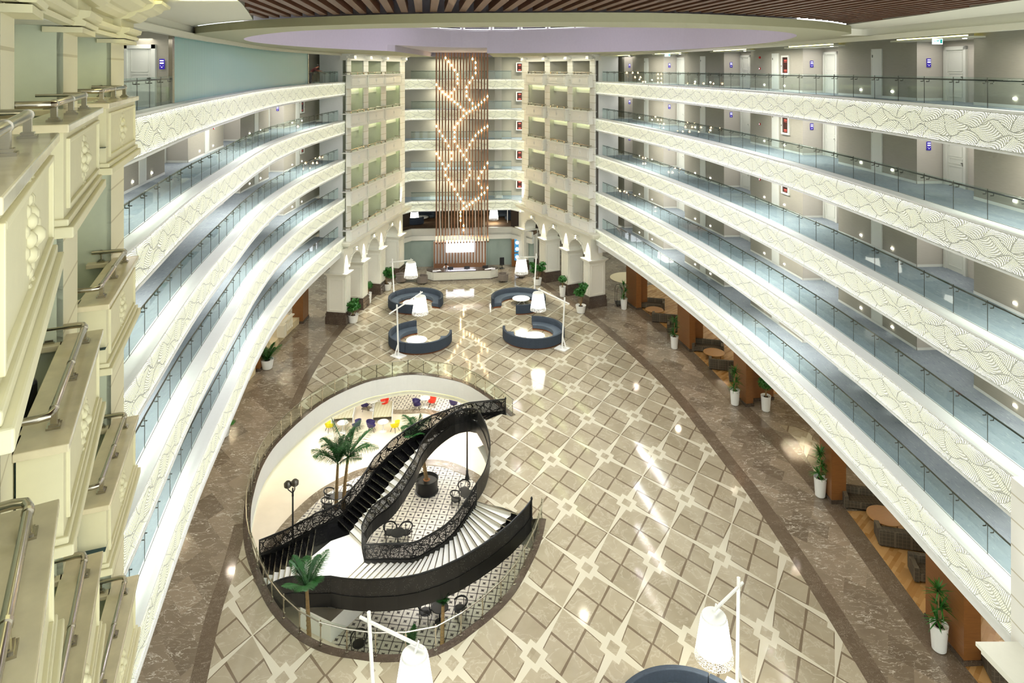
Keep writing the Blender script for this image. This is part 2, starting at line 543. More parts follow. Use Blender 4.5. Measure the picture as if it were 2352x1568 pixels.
KIDS = {}
def dup(root, loc, rz=0.0, label=None, group=None, sc=None):
    if not KIDS:
        pass
    r = root.copy(); COL.objects.link(r); r.location = loc; r.rotation_euler = (0, 0, rz)
    ROOT[r] = V(loc)
    if sc: r.scale = (sc, sc, sc)
    if label: r['label'] = label
    if group: r['group'] = group
    for ch in list(root.children):
        c = ch.copy(); COL.objects.link(c); c.parent = r; ROOT[c] = ROOT[r]
        for g in list(ch.children):
            d = g.copy(); COL.objects.link(d); d.parent = c
    return r

class Once:
    """first call moves the prototype itself, later calls copy it"""
    def __init__(s, root): s.root, s.used = root, False
    def put(s, loc, rz=0.0, label=None, group=None, sc=None):
        if s.used: return dup(s.root, loc, rz, label, group, sc)
        s.used = True; r = s.root; r.location = loc; r.rotation_euler = (0, 0, rz)
        if sc: r.scale = (sc, sc, sc)
        if label: r['label'] = label
        if group: r['group'] = group
        return r

def spline(pts, per=8, closed=False):
    pts = [V(p) for p in pts]; n = len(pts); out = []
    rng = range(n) if closed else range(n - 1)
    for i in rng:
        g = (lambda k: pts[k % n]) if closed else (lambda k: pts[max(0, min(n - 1, k))])
        a, b, c, d = g(i - 1), g(i), g(i + 1), g(i + 2)
        for k in range(per):
            t = k / per
            out.append(.5 * ((2 * b) + (c - a) * t + (2 * a - 5 * b + 4 * c - d) * t * t + (3 * b - a - 3 * c + d) * t ** 3))
    if not closed: out.append(pts[-1])
    return out

def length(p): return sum((p[i + 1] - p[i]).length for i in range(len(p) - 1))

def resample(p, n):
    """n points at even spacing along a polyline"""
    L = [0.0]
    for i in range(len(p) - 1): L.append(L[-1] + (p[i + 1] - p[i]).length)
    out = []; j = 0
    for k in range(n):
        t = L[-1] * k / (n - 1)
        while j < len(L) - 2 and L[j + 1] < t: j += 1
        w = (t - L[j]) / max(1e-9, L[j + 1] - L[j])
        out.append(p[j].lerp(p[j + 1], w))
    return out

def normals(p, out_pt=None, closed=False):
    """plan normals, to the left of the direction of travel"""
    n = []; k = len(p)
    for i in range(k):
        a = p[(i - 1) % k] if closed else p[max(0, i - 1)]; b = p[(i + 1) % k] if closed else p[min(k - 1, i + 1)]
        t = (b - a); t.z = 0; t.normalize()
        n.append(V((-t.y, t.x, 0)))
    return n

def offset(p, d, closed=False):
    n = normals(p, closed=closed)
    return [q + n[i] * d for i, q in enumerate(p)]

def atz(p, z): return [V((q.x, q.y, z)) for q in p]

def hit(p, px):
    """point of a plan polyline seen in pixel column px, with its segment index"""
    r = (px - CX) / F
    best = None
    for i in range(len(p) - 1):
        a = p[i].x - r * p[i].y; b = p[i + 1].x - r * p[i + 1].y
        if a == b or a * b > 0: continue
        w = a / (a - b); q = p[i].lerp(p[i + 1], w)
        if best is None or q.y < best[0].y: best = (q, i + w)
    return best

def between(p, s0, s1):
    """piece of polyline from parameter s0 to s1"""
    i0, i1 = int(s0), int(s1)
    at = lambda s: p[min(int(s), len(p) - 2)].lerp(p[min(int(s), len(p) - 2) + 1], s - min(int(s), len(p) - 2))
    return [at(s0)] + [p[k] for k in range(i0 + 1, i1 + 1) if k > s0 and k < s1] + [at(s1)]

def light(name, kind, loc, power, color=(255, 248, 236), size=.5, rot=(0, 0, 0), **kw):
    d = bpy.data.lights.new(name, kind); d.energy = power; d.color = lin(color)[:3]
    if kind == 'AREA':
        d.shape = kw.get('shape', 'RECTANGLE'); d.size = size; d.size_y = kw.get('size_y', size)
        if 'spread' in kw: d.spread = kw['spread']
    elif kind == 'SPOT':
        d.spot_size = kw.get('angle', 1.0); d.spot_blend = kw.get('blend', .6); d.shadow_soft_size = size
    else: d.shadow_soft_size = size
    o = bpy.data.objects.new(name, d); COL.objects.link(o); o.location = loc; o.rotation_euler = rot
    return o
# light levels
CORR, SPOTW, SPOTU, BASEL, LAMPP = 62, 420, 600, 260, 110
DOME, RINGL, LOUNGE, SOFF, WORLD, EXPO = 2300, 60, 70, 30, 1.8, .55
BALC, WASH = 11, 130
# ------------------------------------------------------------------ camera
cam = bpy.data.cameras.new('camera'); co = bpy.data.objects.new('camera', cam); COL.objects.link(co)
co.location = (0, 0, H); co.rotation_euler = (PI / 2, 0, 0)
cam.sensor_width = 36; cam.lens = 36 * F / 2352; cam.shift_x = 0; cam.shift_y = -(784 - HY) / 2352
cam.clip_start = .05; cam.clip_end = 400
SC.camera = co

# ------------------------------------------------------------------ plan of the galleries
# edge of each gallery (outer face of its fascia), from near to far
EDGE = {
 'right': spline([(14.35, 10, 0), (14.2, 14, 0), (14.08, 18.8, 0), (13.98, 22, 0), (13.88, 26.44, 0), (13.42, 33.7, 0), (12.05, 44.55, 0), (9.75, 55.8, 0), (7.75, 63.4, 0)], 8),
 'left': spline([(-9.1, 14.6, 0), (-9.84, 17.8, 0), (-11.66, 25.2, 0), (-13.0, 32, 0), (-14.05, 37.6, 0), (-14.8, 43.3, 0), (-15.15, 51, 0), (-14.75, 60.3, 0)], 8)}
SGN = {'right': -1, 'left': 1}        # offset sign that moves away from the atrium (to the outside)
def off(side, d): return offset(EDGE[side], SGN[side] * d)
WALLD = 2.75
WIDE = 9.0
REC = {  # pixel columns of far and near corner of each door recess
 'right': [(1434, 1453), (1524, 1573), (1663, 1724), (1844, 1926), (2106, 2237)],
 'left': [(652, 617), (552, 513), (431.5, 378)]}
NTH = ['first', 'second', 'third', 'fourth', 'fifth', 'sixth', 'seventh', 'eighth', 'ninth', 'tenth']
WNUM = {'right': 'right', 'left': 'left'}
BAYN = ['farthest', 'fourth', 'third', 'second', 'nearest']
SIDEW = {'right': 'right-hand', 'left': 'left-hand'}

def gallery_fascia(side, k):
    e = EDGE[side]; z = ZL[k]; n = normals(e); o = [q * -SGN[side] for q in n]     # o points to the atrium
    label = f'backlit white perforated fascia along the {ROW[k]} {SIDEW[side]} gallery'
    t = thing('gallery_fascia', label, 'fascia', e[len(e) // 2] + V((0, 0, z - 1.23)), 'backlit gallery fascias')
    A, B = atz(e, z - 1.17), atz(e, z - .06)
    if side == 'left': A, B, oo = A, B, o
    mb = MB().solid(A, B, o, .08, 0, (0, 1)); mb.build('perforated_panel', FASCIA, t)
    # outer rims
    r = MB()
    for z0, z1 in ((z - 1.23, z - 1.17), (z - .06, z)):
        r.solid(atz([q + o[i] * .03 for i, q in enumerate(e)], z0), atz([q + o[i] * .03 for i, q in enumerate(e)], z1), o, .14)
    r.build('edge_trim', WHITE, t)
    if k == 1:
        lw = MB().solid(atz([q - o[i] * .08 for i, q in enumerate(e)], z - 1.62), atz([q - o[i] * .08 for i, q in enumerate(e)], z - 1.23), o, .12)
        lw.build('lower_beam', WHITE, t)

def gallery_slab(side, k):
    e = EDGE[side]; z = ZL[k]; s = SGN[side]
    m = MB()
    p0, p1 = offset(e, s * .05), offset(e, s * .55)
    m.solid(atz(p0, z - .01), atz(p1, z - .01), [UP] * len(e), .12)
    struct('trim_1', m, WHITE)
    a, b = offset(e, s * .5), offset(e, s * WIDE)
    f = MB().solid(atz(a, z - .12), atz(b, z - .12), [UP] * len(e), .05); struct('floor', f, CARPET)
    c = MB().solid(atz(offset(e, s * .1), z - .2), atz(b, z - .2), [UP] * len(e), .73 if k > 1 else 1.4); struct('ceiling', c, CEIL)

def gallery_wall(side, k):
    """papered corridor wall with recesses for the doors"""
    s = SGN[side]; w = off(side, WALLD); w = w + [w[-1] + (w[-1] - w[-2]).normalized() * 7]; z0, z1 = ZL[k] - .12, ZL[k] + 2.47
    segs = []; cur = 0.0; info = []
    rec = sorted([(hit(w, b)[1], hit(w, a)[1]) for a, b in REC[side]])   # near param, far param
    T, L, Bb = MB(), MB(), MB()
    nw = normals(w)
    at = lambda q: between(w, q, q + .001)[0]
    nn = lambda q: (nw[min(int(q), len(nw) - 1)] * s)
    def panel(mb, pts):
        mb.solid(atz(pts, z0), atz(pts, z1), [V((0, 0, 0))] * len(pts), 0.0)
    for j, (sn, sf) in enumerate(rec):
        if sn > cur: T.ribbon(atz(between(w, cur, sn), z0), atz(between(w, cur, sn), z1)); Bb.ribbon(atz(offset(between(w, cur, sn), -s * .02), z0), atz(offset(between(w, cur, sn), -s * .02), z0 + .11))
        a, b = at(sn), at(sf); d = 1.16
        if side == 'right': nf = V((1, .06, 0)).normalized(); nnr = nn(sn)
        else: nf = V((-1, .02, 0)).normalized(); nnr = nn(sn)
        a2, b2 = a + nnr * d, b + nf * d
        L.ribbon(atz([a, a2, b2, b], z0), atz([a, a2, b2, b], z1))
        Bb.ribbon(atz([b2 - V((0, .02, 0)), b - V((0, .02, 0))], z0), atz([b2 - V((0, .02, 0)), b - V((0, .02, 0))], z0 + .11))
        info.append((a, b, a2, b2)); cur = sf
    T.ribbon(atz(between(w, cur, len(w) - 1.001), z0), atz(between(w, cur, len(w) - 1.001), z1))
    q = between(w, cur, len(w) - 1.001); Bb.ribbon(atz(offset(q, -s * .02), z0), atz(offset(q, -s * .02), z0 + .11))
    struct('wall_' + side, T, TAUPE); struct('wall_' + side, L, LTAUPE); struct('baseboard_' + side, Bb, BASEB)
    return w, info

DOORN = [0]
def room_door(p, d, n, z, w=1.2, h=2.2):
    """door set in a white frame; p middle of its foot, d along the wall, n out of the wall"""
    DOORN[0] += 1
    f = MB()
    for sx in (-1, 1): f.box(p + d * (sx * (w / 2 - .07)) + UP * (h / 2) + n * .03, (.14, .12, h), d)
    f.box(p + UP * (h - .07) + n * .03, (w, .12, .14), d)
    o = struct(f'door_{DOORN[0]}', f, DOORW)
    l = MB().box(p + UP * ((h - .14) / 2) + n * -.0, (w - .28, .05, h - .14), d)
    for zc, hh in ((.5, .62), (1.02, .2), (1.6, .78)):
        for sx in (-1, 1): l.box(p + d * (sx * (w / 2 - .27)) + UP * zc + n * .03, (.025, .02, hh), d)
        for sz in (-1, 1): l.box(p + UP * (zc + sz * hh / 2) + n * .03, (w - .52, .02, .025), d)
    lf = l.build('door_leaf', DOORW, o)
    hd = MB().box(p - d * (w / 2 - .22) + UP * .98 + n * .06, (.14, .03, .03), d).box(p - d * (w / 2 - .2) + UP * .9 + n * .045, (.05, .03, .08), d)
    hd.build('door_handle', DSTEEL, lf)

def number_sign(p, d, n, label):
    t = thing('room_sign', label, 'sign', p - UP * .17, 'indigo room number signs')
    m = MB().box(p + n * .025, (.19, .03, .36), d); m.build('sign_plate', SIGNB, t, bev=.04)
    g = MB()
    for zz, ww, hh in ((.115, .13, .035), (.03, .13, .045)):
        g.box(p + UP * zz + n * .045, (ww, .006, hh), d)
    for xx in (-.045, .045): g.box(p - UP * .06 + d * xx + n * .045, (.02, .006, .012), d)
    g.box(p - UP * .11 + n * .045, (.04, .006, .02), d)
    g.build('lettering', SIGNT, t)

def hatch(p, d, n, label, w=.75, h=2.05):
    t = thing('access_hatch', label, 'access panel', p, 'flush white access hatches')
    MB().box(p + UP * (h / 2) + n * .02, (w, .04, h), d).build('hatch_door', DOORW, t)
    fr = MB()
    for sx in (-1, 1): fr.box(p + d * (sx * w / 2) + UP * (h / 2) + n * .02, (.05, .06, h + .05), d)
    for zz in (0, h): fr.box(p + UP * zz + n * .02, (w, .06, .05), d)
    fr.build('hatch_frame', DOORW, t)
    MB().box(p + d * (w / 2 - .08) + UP * 1.75 + n * .05, (.02, .03, .12), d).build('hinge', DSTEEL, t)

def cabinet(p, d, n, label):
    t = thing('fire_cabinet', label, 'fire hose cabinet', p, 'fire hose cabinets')
    f = MB()
    for sx in (-1, 1): f.box(p + d * (sx * .36) + UP * .55 + n * .05, (.1, .1, 1.1), d)
    for zz in (.05, 1.05): f.box(p + UP * zz + n * .05, (.62, .1, .1), d)
    f.build('cabinet_frame', DOORW, t)
    MB().box(p + UP * .55 + n * .03, (.62, .04, .9), d).build('cabinet_door', CABRED, t)
    g = MB()
    for zz in (.82, .26): g.box(p + UP * zz + n * .055, (.3, .01, .07), d).box(p + UP * (zz - .09) + n * .055, (.3, .01, .03), d)
    g.build('lettering', REDTX, t)
    MB().box(p + d * .36 + UP * .5 + n * .11, (.03, .02, .08), d).build('latch', DSTEEL, t)

def step_light(p, d, n, label):
    o = single('step_light', MB().box(p + n * .02, (.15, .03, .075), d), LEDW, label, 'step light', 'recessed step lights', bev=.012)

def fire_point(p, d, n, label, rnd=False):
    if rnd:
        single('fire_sounder', MB().tube([p, p + n * .08], [.075, .06], 12), REDBOX, label, 'alarm sounder')
    else:
        t = thing('fire_call_point', label, 'alarm button', p - UP * .06, 'red fire call points')
        MB().box(p + n * .03, (.11, .05, .13), d).build('box', REDBOX, t); MB().box(p + n * .06, (.05, .01, .08), d).build('button_glass', SIGNT, t)

def soffit_light(c, d, n, ln_, label):
    t = thing('soffit_light', label, 'ceiling light', c - UP * .12, 'floating soffit panels with a cove light')
    MB().box(c - UP * .08, (ln_, 1.3, .06), d).build('soffit_panel', CEIL, t)
    MB().box(c - UP * .02 - n * -.45, (ln_ * .92, .06, .04), d).build('light_strip', LED, t)
    for sx in (-.4,): MB().tube([c + d * (ln_ * sx) + n * .35 - UP * .13, c + d * (ln_ * sx) + n * .35 - UP * .105], .07, 12).build('downlight', LEDW, t)

WALLOBJ = {}
for side in ('right', 'left'):
    s = SGN[side]
    for k in (5, 4, 3, 2, 1):
        gallery_fascia(side, k); gallery_slab(side, k)
        w, info = gallery_wall(side, k)
        z = ZL[k] - .12; row = ROW[k]
        nrec = len(info)
        for j, (a, b, a2, b2) in enumerate(info):           # near to far
            which = ['nearest', 'second', 'third', 'fourth', 'farthest'][j]
            d = (b2 - a2).normalized(); n = V((d.y, -d.x, 0)) * (1 if side == 'left' else -1)
            if n.x * (-1 if side == 'right' else 1) < 0: n = -n
            dl = (b2 - a2).length
            room_door(a2 + d * (dl - .72) + UP * z, d, n, z, 1.3)
            dr = (b2 - b).normalized(); nr = V((dr.y, -dr.x, 0))
            if nr.y > 0: nr = -nr
            if not (side == 'left' and k == 5):
                number_sign(b + (b2 - b) * .42 + UP * (z + 1.55), dr, nr, f'indigo room sign beside the {which} doorway of the {row} {side} gallery')
        # things on the long papered walls between the recesses
        def onwall(px):
            q, i = hit(w, px); i = min(int(i), len(w) - 2); d = (w[i + 1] - w[i]).normalized(); n = V((-d.y, d.x, 0)) * -s
            return q, d, n
        if side == 'right':
            for j, px in enumerate((2015, 1782, 1615, 1485)):
                q, d, n = onwall(px); hatch(q + UP * (z + .12), d, n, f'white access hatch in the papered wall, {["nearest", "second", "third", "farthest"][j]} along the {row} right gallery')
            for j, px in enumerate((2332, 2050, 1978, 1802, 1756, 1632, 1597, 1498, 1469, 1418)):
                q, d, n = onwall(px); step_light(q + UP * (z + .32), d, n, f'step light low on the {row} right gallery wall, {NTH[j]} from the near end')
            q, d, n = onwall(1806); cabinet(q + UP * (z + .95), d, n, f'dark red fire hose cabinet in a white frame on the {row} right gallery wall')
            q, d, n = onwall(1746); fire_point(q + UP * (z + 1.3), d, n, f'red alarm button on the {row} right gallery wall')
            if k == 5: fire_point(q + UP * (z + 1.98), d, n, 'round red alarm sounder high on the topmost right gallery wall', True)
        elif k != 5:
            for j, px in enumerate((326, 474, 588, 683)):
                q, d, n = onwall(px); hatch(q + UP * (z + .12), d, n, f'white access hatch in the papered wall, {["nearest", "second", "third", "farthest"][j]} along the {row} left gallery')
            for j, px in enumerate((304, 348, 458, 489, 573, 598, 671, 693)):
                q, d, n = onwall(px); step_light(q + UP * (z + .32), d, n, f'step light low on the {row} left gallery wall, {NTH[j]} from the near end')
            if k > 2:
                q, d, n = onwall(693); cabinet(q + UP * (z + .95), d, n, f'dark red fire hose cabinet in a white frame on the {row} left gallery wall')
            if k == 4:
                q, d, n = onwall(490); fire_point(q + UP * (z + 1.3), d, n, 'red alarm button on the second left gallery wall')
        if k == 5:
            for j, (a, b, a2, b2) in enumerate(info):
                if side == 'left': continue
                d = (b - a).normalized(); n = V((-d.y, d.x, 0)) * -s; L = (b - a).length + 1.2
                which = ['nearest', 'second', 'third', 'fourth', 'farthest'][j]
                soffit_light((a + b) / 2 + n * .1 + UP * (z + 2.52), d, n, L, f'floating ceiling panel with yellow strip, {which} doorway of the top right gallery')
        # lamps of the corridor
        zc = z + 2.36
        for a, b, a2, b2 in info:
            c = (a + b + a2 + b2) / 4; c = c.lerp((a + b) / 2, .7); d = b - a
            light('corridor_light', 'AREA', c + UP * zc, CORR * .32, (255, 248, 240), 2.6, (0, 0, math.atan2(d.y, d.x)), size_y=1.2)
        pts = resample(off(side, 1.5), 4)
        for i in range(3):
            c = (pts[i] + pts[i + 1]) / 2; d = pts[i + 1] - pts[i]
            light('corridor_light', 'AREA', c + UP * zc, CORR * (.6 if side == 'left' and k == 5 else 2.4), (255, 250, 240), 6.0, (0, 0, math.atan2(d.y, d.x)), size_y=.5)

# ------------------------------------------------------------------ glass balustrades of the galleries
def glass_rail(p, z, label, group, per, base_d=0.0, inward=1, h=.97):
    """p: line of the glass in plan; inward: side (sign of left normal) on which the handrail stands"""
    t = thing('glass_balustrade', label, 'glass railing', p[len(p) // 2] + UP * z, group)
    L = length(p); n = max(1, round(L / per)); q = resample(p, n + 1)
    dark = MB()
    rail = []
    for i in range(n):
        a, b = q[i], q[i + 1]; d = (b - a).normalized(); nn = V((-d.y, d.x, 0)) * inward
        g = MB().box((a + b) / 2 + UP * (z + h / 2 - .04), ((b - a).length - .02, .016, h), d)
        go = g.build('glass_panel', GLASS, t)
        br = MB()
        for e in (a + d * .16, b - d * .16):
            c = e + UP * (z + h - .22)
            br.tube([c - nn * .03, c + nn * .07], .016, 6).tube([c + nn * .07, c + nn * .07 + UP * .08], .012, 5)
        br.box(b + UP * (z + h / 2 - .04), (.010, .018, h), d)
        br.build('bracket', DSTEEL, go)
        rail += [a + nn * .07 + UP * (z + h - .13)]
    d = (q[n] - q[n - 1]).normalized(); rail.append(q[n] + V((-d.y, d.x, 0)) * inward * .07 + UP * (z + h - .13))
    MB().tube(rail, .028, 8).build('handrail', DSTEEL, t)
    ch = [x + UP * (z - .02) for x in q]
    MB().tube(ch, .02, 4).build('base_channel', DSTEEL, t)
    return t

for side in ('right', 'left'):
    s = SGN[side]
    for k in (5, 4, 3, 2, 1):
        e = off(side, .5)
        if side == 'left' and k == 5:
            glass_rail(between(e, 0, hit(e, 393)[1]), ZL[k], 'glass balustrade at the near end of the top left gallery, before the teal wall', 'gallery glass balustrades', 1.35, inward=s)
            glass_rail(between(e, hit(e, 709)[1], len(e) - 1.001), ZL[k], 'glass balustrade at the far end of the top left gallery, before the leaning person', 'gallery glass balustrades', 1.35, inward=s)
        else:
            glass_rail(e, ZL[k], f'glass balustrade with dark handrail along the {ROW[k]} {SIDEW[side]} gallery', 'gallery glass balustrades', 1.55, inward=s)

# teal ribbed glass wall on the top left gallery
e = off('left', .5); i0, i1 = hit(e, 394)[1], hit(e, 706.5)[1]; seg = between(e, i0, i1); z = ZL[5]
t = thing('teal_glass_wall', 'curved wall of ribbed teal glass on the top left gallery', 'glass wall', seg[len(seg) // 2] + UP * z)
MB().solid(atz(seg, z - .02), atz(seg, z + 2.42), [q * -SGN['left'] for q in normals(seg)], .08).build('ribbed_glass', TEAL, t)
fr = MB()
for q in (seg[0], seg[-1]): fr.box(q + UP * (z + 1.2), (.14, .14, 2.44))
fr.build('end_post', STEEL, t)
# cross wall with a door behind the near glass
za = ZL[5] - .12; Yd = 23.6
xr = (392 - CX) * Yd / F; w = MB().box(V((xr - 4.1, Yd + .15, za + 1.3)), (8.2, .2, 2.6)); struct('wall_left', w, TAUPE)
pd = PD(321, 156, Yd); pd.z = za; room_door(pd + V((0, .03, 0)), V((-1, 0, 0)), V((0, -1, 0)), za, 1.12, 2.15)
ps = PD(373, 147, Yd); number_sign(ps, V((1, 0, 0)), V((0, -1, 0)), 'indigo room sign beside the white door left of the teal glass wall')
# ------------------------------------------------------------------ balcony towers
def rosette(mb, c, d, n, r):
    """carved flower: a ring of petals around a boss, with two leaf sprigs above and below"""
    for k, (rr, pr, m) in enumerate(((.8, .2, 11), (.45, .2, 7))):
        for i in range(m):
            a = 2 * PI * (i + .5 * k) / m
            mb.ball(c + d * (math.cos(a) * r * rr) + UP * (math.sin(a) * r * rr) - n * (r * (.12 - .1 * k)), r * pr, 8, 5)
    mb.ball(c + n * (r * .08), r * .22, 8, 5)
    for sz in (-1, 1):
        for k in (-1, 1): mb.ball(c + UP * (sz * r * 1.12) + d * (k * r * .3) - n * (r * .1), r * .2, 7, 4)

def balcony(a, b, n, zk, label, grp, raillabel, railgrp, fine=False, dep=.42):
    CRM = CREAM_LIT if fine else CREAM
    """parapet between a and b (plan points of its outer face), n points to the atrium"""
    d = (b - a).normalized(); L = (b - a).length; m = (a + b) / 2; zt = zk + .62; zb = zk - .6
    t = thing('balcony', label, 'balcony', m + UP * zb, grp)
    c = m - n * (dep / 2)
    MB().box(c + UP * ((zb + .12 + zt - .09) / 2) - n * .0, (L - .06, dep, zt - .09 - zb - .12), d).build('parapet', CRM, t)
    cb_ = MB().box(c + UP * (zt - .045) + n * .01, (L + .12, dep + .1, .09), d)
    for e_, sg in ((a, 1), (b, -1)): cb_.box(e_ + d * (sg * .16) - n * (dep + .21) + UP * (zt - .045), (.44, .42, .09), d)
    cb_.build('coping', COPE if fine else CREAM, t, bev=.012)
    bm = MB().box(c + UP * (zb + .06) + n * .05, (L + .06, dep + .1, .12), d).box(c + UP * (zb + .16) + n * .025, (L, dep + .05, .08), d)
    bm.build('base_molding', CRM, t, bev=.015)
    f = MB(); z0, z1 = zb + .3, zt - .2; w = L - .5
    for sx in (-1, 1): f.box(m + d * (sx * w / 2) + UP * ((z0 + z1) / 2) + n * .012, (.05, .05, z1 - z0 + .05), d)
    for zz in (z0, z1): f.box(m + UP * zz + n * .012, (w - .05, .05, .05), d)
    f.build('panel_molding', CRM, t, bev=.008)
    r = MB(); rosette(r, m + UP * ((z0 + z1) / 2), d, n, .32 if fine else .26); r.build('rosette', CRM, t, smooth=True)
    # rail
    q = thing('balcony_rail', raillabel, 'railing', m + UP * zt - n * .14, railgrp)
    zr = zt + .2; rin = n * .14; ret = .62
    p1, p2 = a - rin + d * .22, b - rin - d * .22
    path = [p1 - n * ret, p1 - n * .12, p1 - n * .03 + d * .03, p1 + d * .12, p2 - d * .12, p2 - n * .03 - d * .03, p2 - n * .12, p2 - n * ret]
    MB().tube([x + UP * zr for x in path], .042 if fine else .04, 12 if fine else 6).build('handrail', STEEL, q, smooth=fine)
    for x, nar in ((p1 + d * .2, 0), (m - rin, 0), (p2 - d * .2, 0), (p1 - n * .45, 1), (p2 - n * .45, 1)):
        pm = MB()
        if nar: pm.tube([x + UP * zt, x + UP * zr], .018, 8)
        else: pm.box(x + UP * (zt + .095), (.1, .06, .19), d)
        pm.box(x + UP * (zt + .012), (.16, .14, .025), d).box(x + UP * (zt + .035), (.12, .1, .03), d)
        if fine: pm.tube([x + UP * zr - d * .02, x + UP * zr + d * .02], .05, 12)
        pm.build('post', STEEL, q)
    return t

def recess(mb, mb2, mc, a, b, n, z0, z1, depth=2.1):
    a2, b2 = a - n * depth, b - n * depth
    mb.ribbon(atz([a2, b2], z0), atz([a2, b2], z1))
    mb2.ribbon(atz([a, a2], z0), atz([a, a2], z1)); mb2.ribbon(atz([b2, b], z0), atz([b2, b], z1))
    mc.add([a + UP * z1, b + UP * z1, b2 + UP * z1, a2 + UP * z1], [(0, 1, 2, 3)])

def far_tower(side, A, B, openpx, parpx, pierpx):
    """A front corner, B back corner of the pilaster plane"""
    A, B = V(A), V(B); d = (B - A).normalized(); n = V((d.y, -d.x, 0))
    if n.x * (1 if side == 'left' else -1) < 0: n = -n
    ln_ = [A - d * 2, B + d * 2]; fr = [q + n * .42 for q in ln_]
    H0 = lambda px, l: hit(l, px)[0]
    op = [(H0(p, ln_), H0(q, ln_)) for p, q in openpx]
    if (op[0][0] - A).length > (op[-1][0] - A).length: op = op[::-1]
    op = [tuple(sorted(o, key=lambda q: (q - A).length)) for o in op]
    pa = [tuple(sorted((H0(p, fr), H0(q, fr)), key=lambda q: (q - A).length)) for p, q in parpx]
    pa.sort(key=lambda o: (o[0] - A).length)
    sw = SIDEW[side].replace('-hand', '')
    zt = H + .67
    # pilasters
    edges = [A] + [q for o in op for q in o] + [B]
    pil = MB()
    for i in range(0, len(edges), 2):
        a, b = edges[i], edges[i + 1]
        pil.box((a + b) / 2 - n * .06 + UP * ((7.1 + zt) / 2), ((b - a).length, .12, zt - 7.1), d)
    struct('trim_2', pil, PILA)
    bk, sd, cl, bm = MB(), MB(), MB(), MB()
    for k in (5, 4, 3, 2, 1):
        ztop = zt if k == 5 else ZL[k + 1] - .35
        for (a, b) in op:
            recess(bk, sd, cl, a - n * .02, b - n * .02, n, ZL[k] - .12, ztop)
            if k < 5: bm.box((a + b) / 2 - n * .62 + UP * (ZL[k + 1] - .75), ((b - a).length, .3, .8), d)
    struct('wall_' + side, bk, GREENW); struct('wall_' + side, sd, GREENW if side == 'left' else LTAUPE); struct('ceiling', cl, CEIL); struct('trim_3', bm, CREAM)
    bays = ['nearest', 'middle', 'farthest']
    for k in (5, 4, 3, 2, 1):
        for j, (a, b) in enumerate(pa):
            balcony(a, b, n, ZL[k], f'cream balcony with a carved flower, {ROW[k]} row, {bays[j]} column, far {sw} tower', 'balconies of the far towers',
                    f'steel balcony rail, {ROW[k]} row, {bays[j]} column, far {sw} tower', 'balcony rails of the far towers')
            if k < 5:
                o = op[j]; c = (o[0] + o[1]) / 2
                single('cove_light', MB().box(c - n * .28 + UP * (ZL[k + 1] - .58), ((o[1] - o[0]).length - .1, .14, .04), d), LEDG,
                       f'glowing cove strip over the opening of the {ROW[k]} row, {bays[j]} column, far {sw} tower', 'cove light', 'cove strips of the far towers')
            c = (op[j][0] + op[j][1]) / 2
    for k in (5, 4, 3, 2, 1):
        for (a, b) in op:
            c = (a + b) / 2 - n * 1.3; zt_ = (zt if k == 5 else ZL[k + 1] - .35) - .06
            light('recess_fill', 'AREA', c + UP * zt_, BALC * (.5 if k == 5 else 1), (255, 252, 226), 1.8, (0, 0, math.atan2(d.y, d.x)), size_y=1.0)  # added fill, brightens the recess behind each balcony
    # end faces and roof mass of the tower
    ms = MB()
    o2 = A - n * 3.2
    ms.ribbon(atz([A - n * .4, A - n * 2.6], 5.2), atz([A - n * .4, A - n * 2.6], H + 1.3))
    ms.ribbon(atz([B - n * .4, B - n * 2.6], 4.3), atz([B - n * .4, B - n * 2.6], H + 1.3))
    struct('wall_' + side, ms, WHITE)
    cr = MB()
    for o_, z0, z1 in ((.10, .67, .80), (.16, .80, .88), (.02, .88, 1.06), (.22, 1.06, 1.14), (.42, 1.14, 1.22), (.6, 1.22, 1.28)):
        cr.box((A + B) / 2 + n * (o_ / 2 - .3) + UP * (H + (z0 + z1) / 2), ((B - A).length + .3, .6 + o_, z1 - z0), d)
    for o_ in edges[0::2]:
        cr.box(o_ + n * .3 + d * .4 + UP * (H + .97), (.5, .6, .3), d)
    struct('trim_4', cr, CREAM)
    single('cove_light', MB().box((A + B) / 2 + n * .3 + UP * (H + 1.31), ((B - A).length - .6, .3, .05), d), LED, f'bright cove strip above the cornice of the far {sw} tower', 'cove light')
    m_ = (A + B) / 2 + n * 1.1 + UP * (H + 1.15)
    light('cornice_fill', 'AREA', m_, WASH, (255, 252, 232), (B - A).length, (0, 0, math.atan2(d.y, d.x)), size_y=.4)  # added downward fill that brightens the upper rows of the facade
    # lower cornice
    lc = MB()
    for o_, z0, z1 in ((.12, 6.5, 6.62), (.28, 6.62, 6.78), (.5, 6.78, 6.98), (.62, 6.98, 7.1)):
        lc.box((A + B) / 2 + n * (o_ / 2 - .4) - n * 0 + UP * ((z0 + z1) / 2), ((B - A).length + 2 * o_, .8 + o_, z1 - z0), d)
    struct('trim_5', lc, PIERP)
    # piers
    pr = [(H0(p, ln_), H0(q, ln_)) for p, q in pierpx]
    pr = sorted([tuple(sorted(o, key=lambda q: (q - A).dot(d))) for o in pr], key=lambda o: (o[0] - A).dot(d))
    PD_ = 1.6
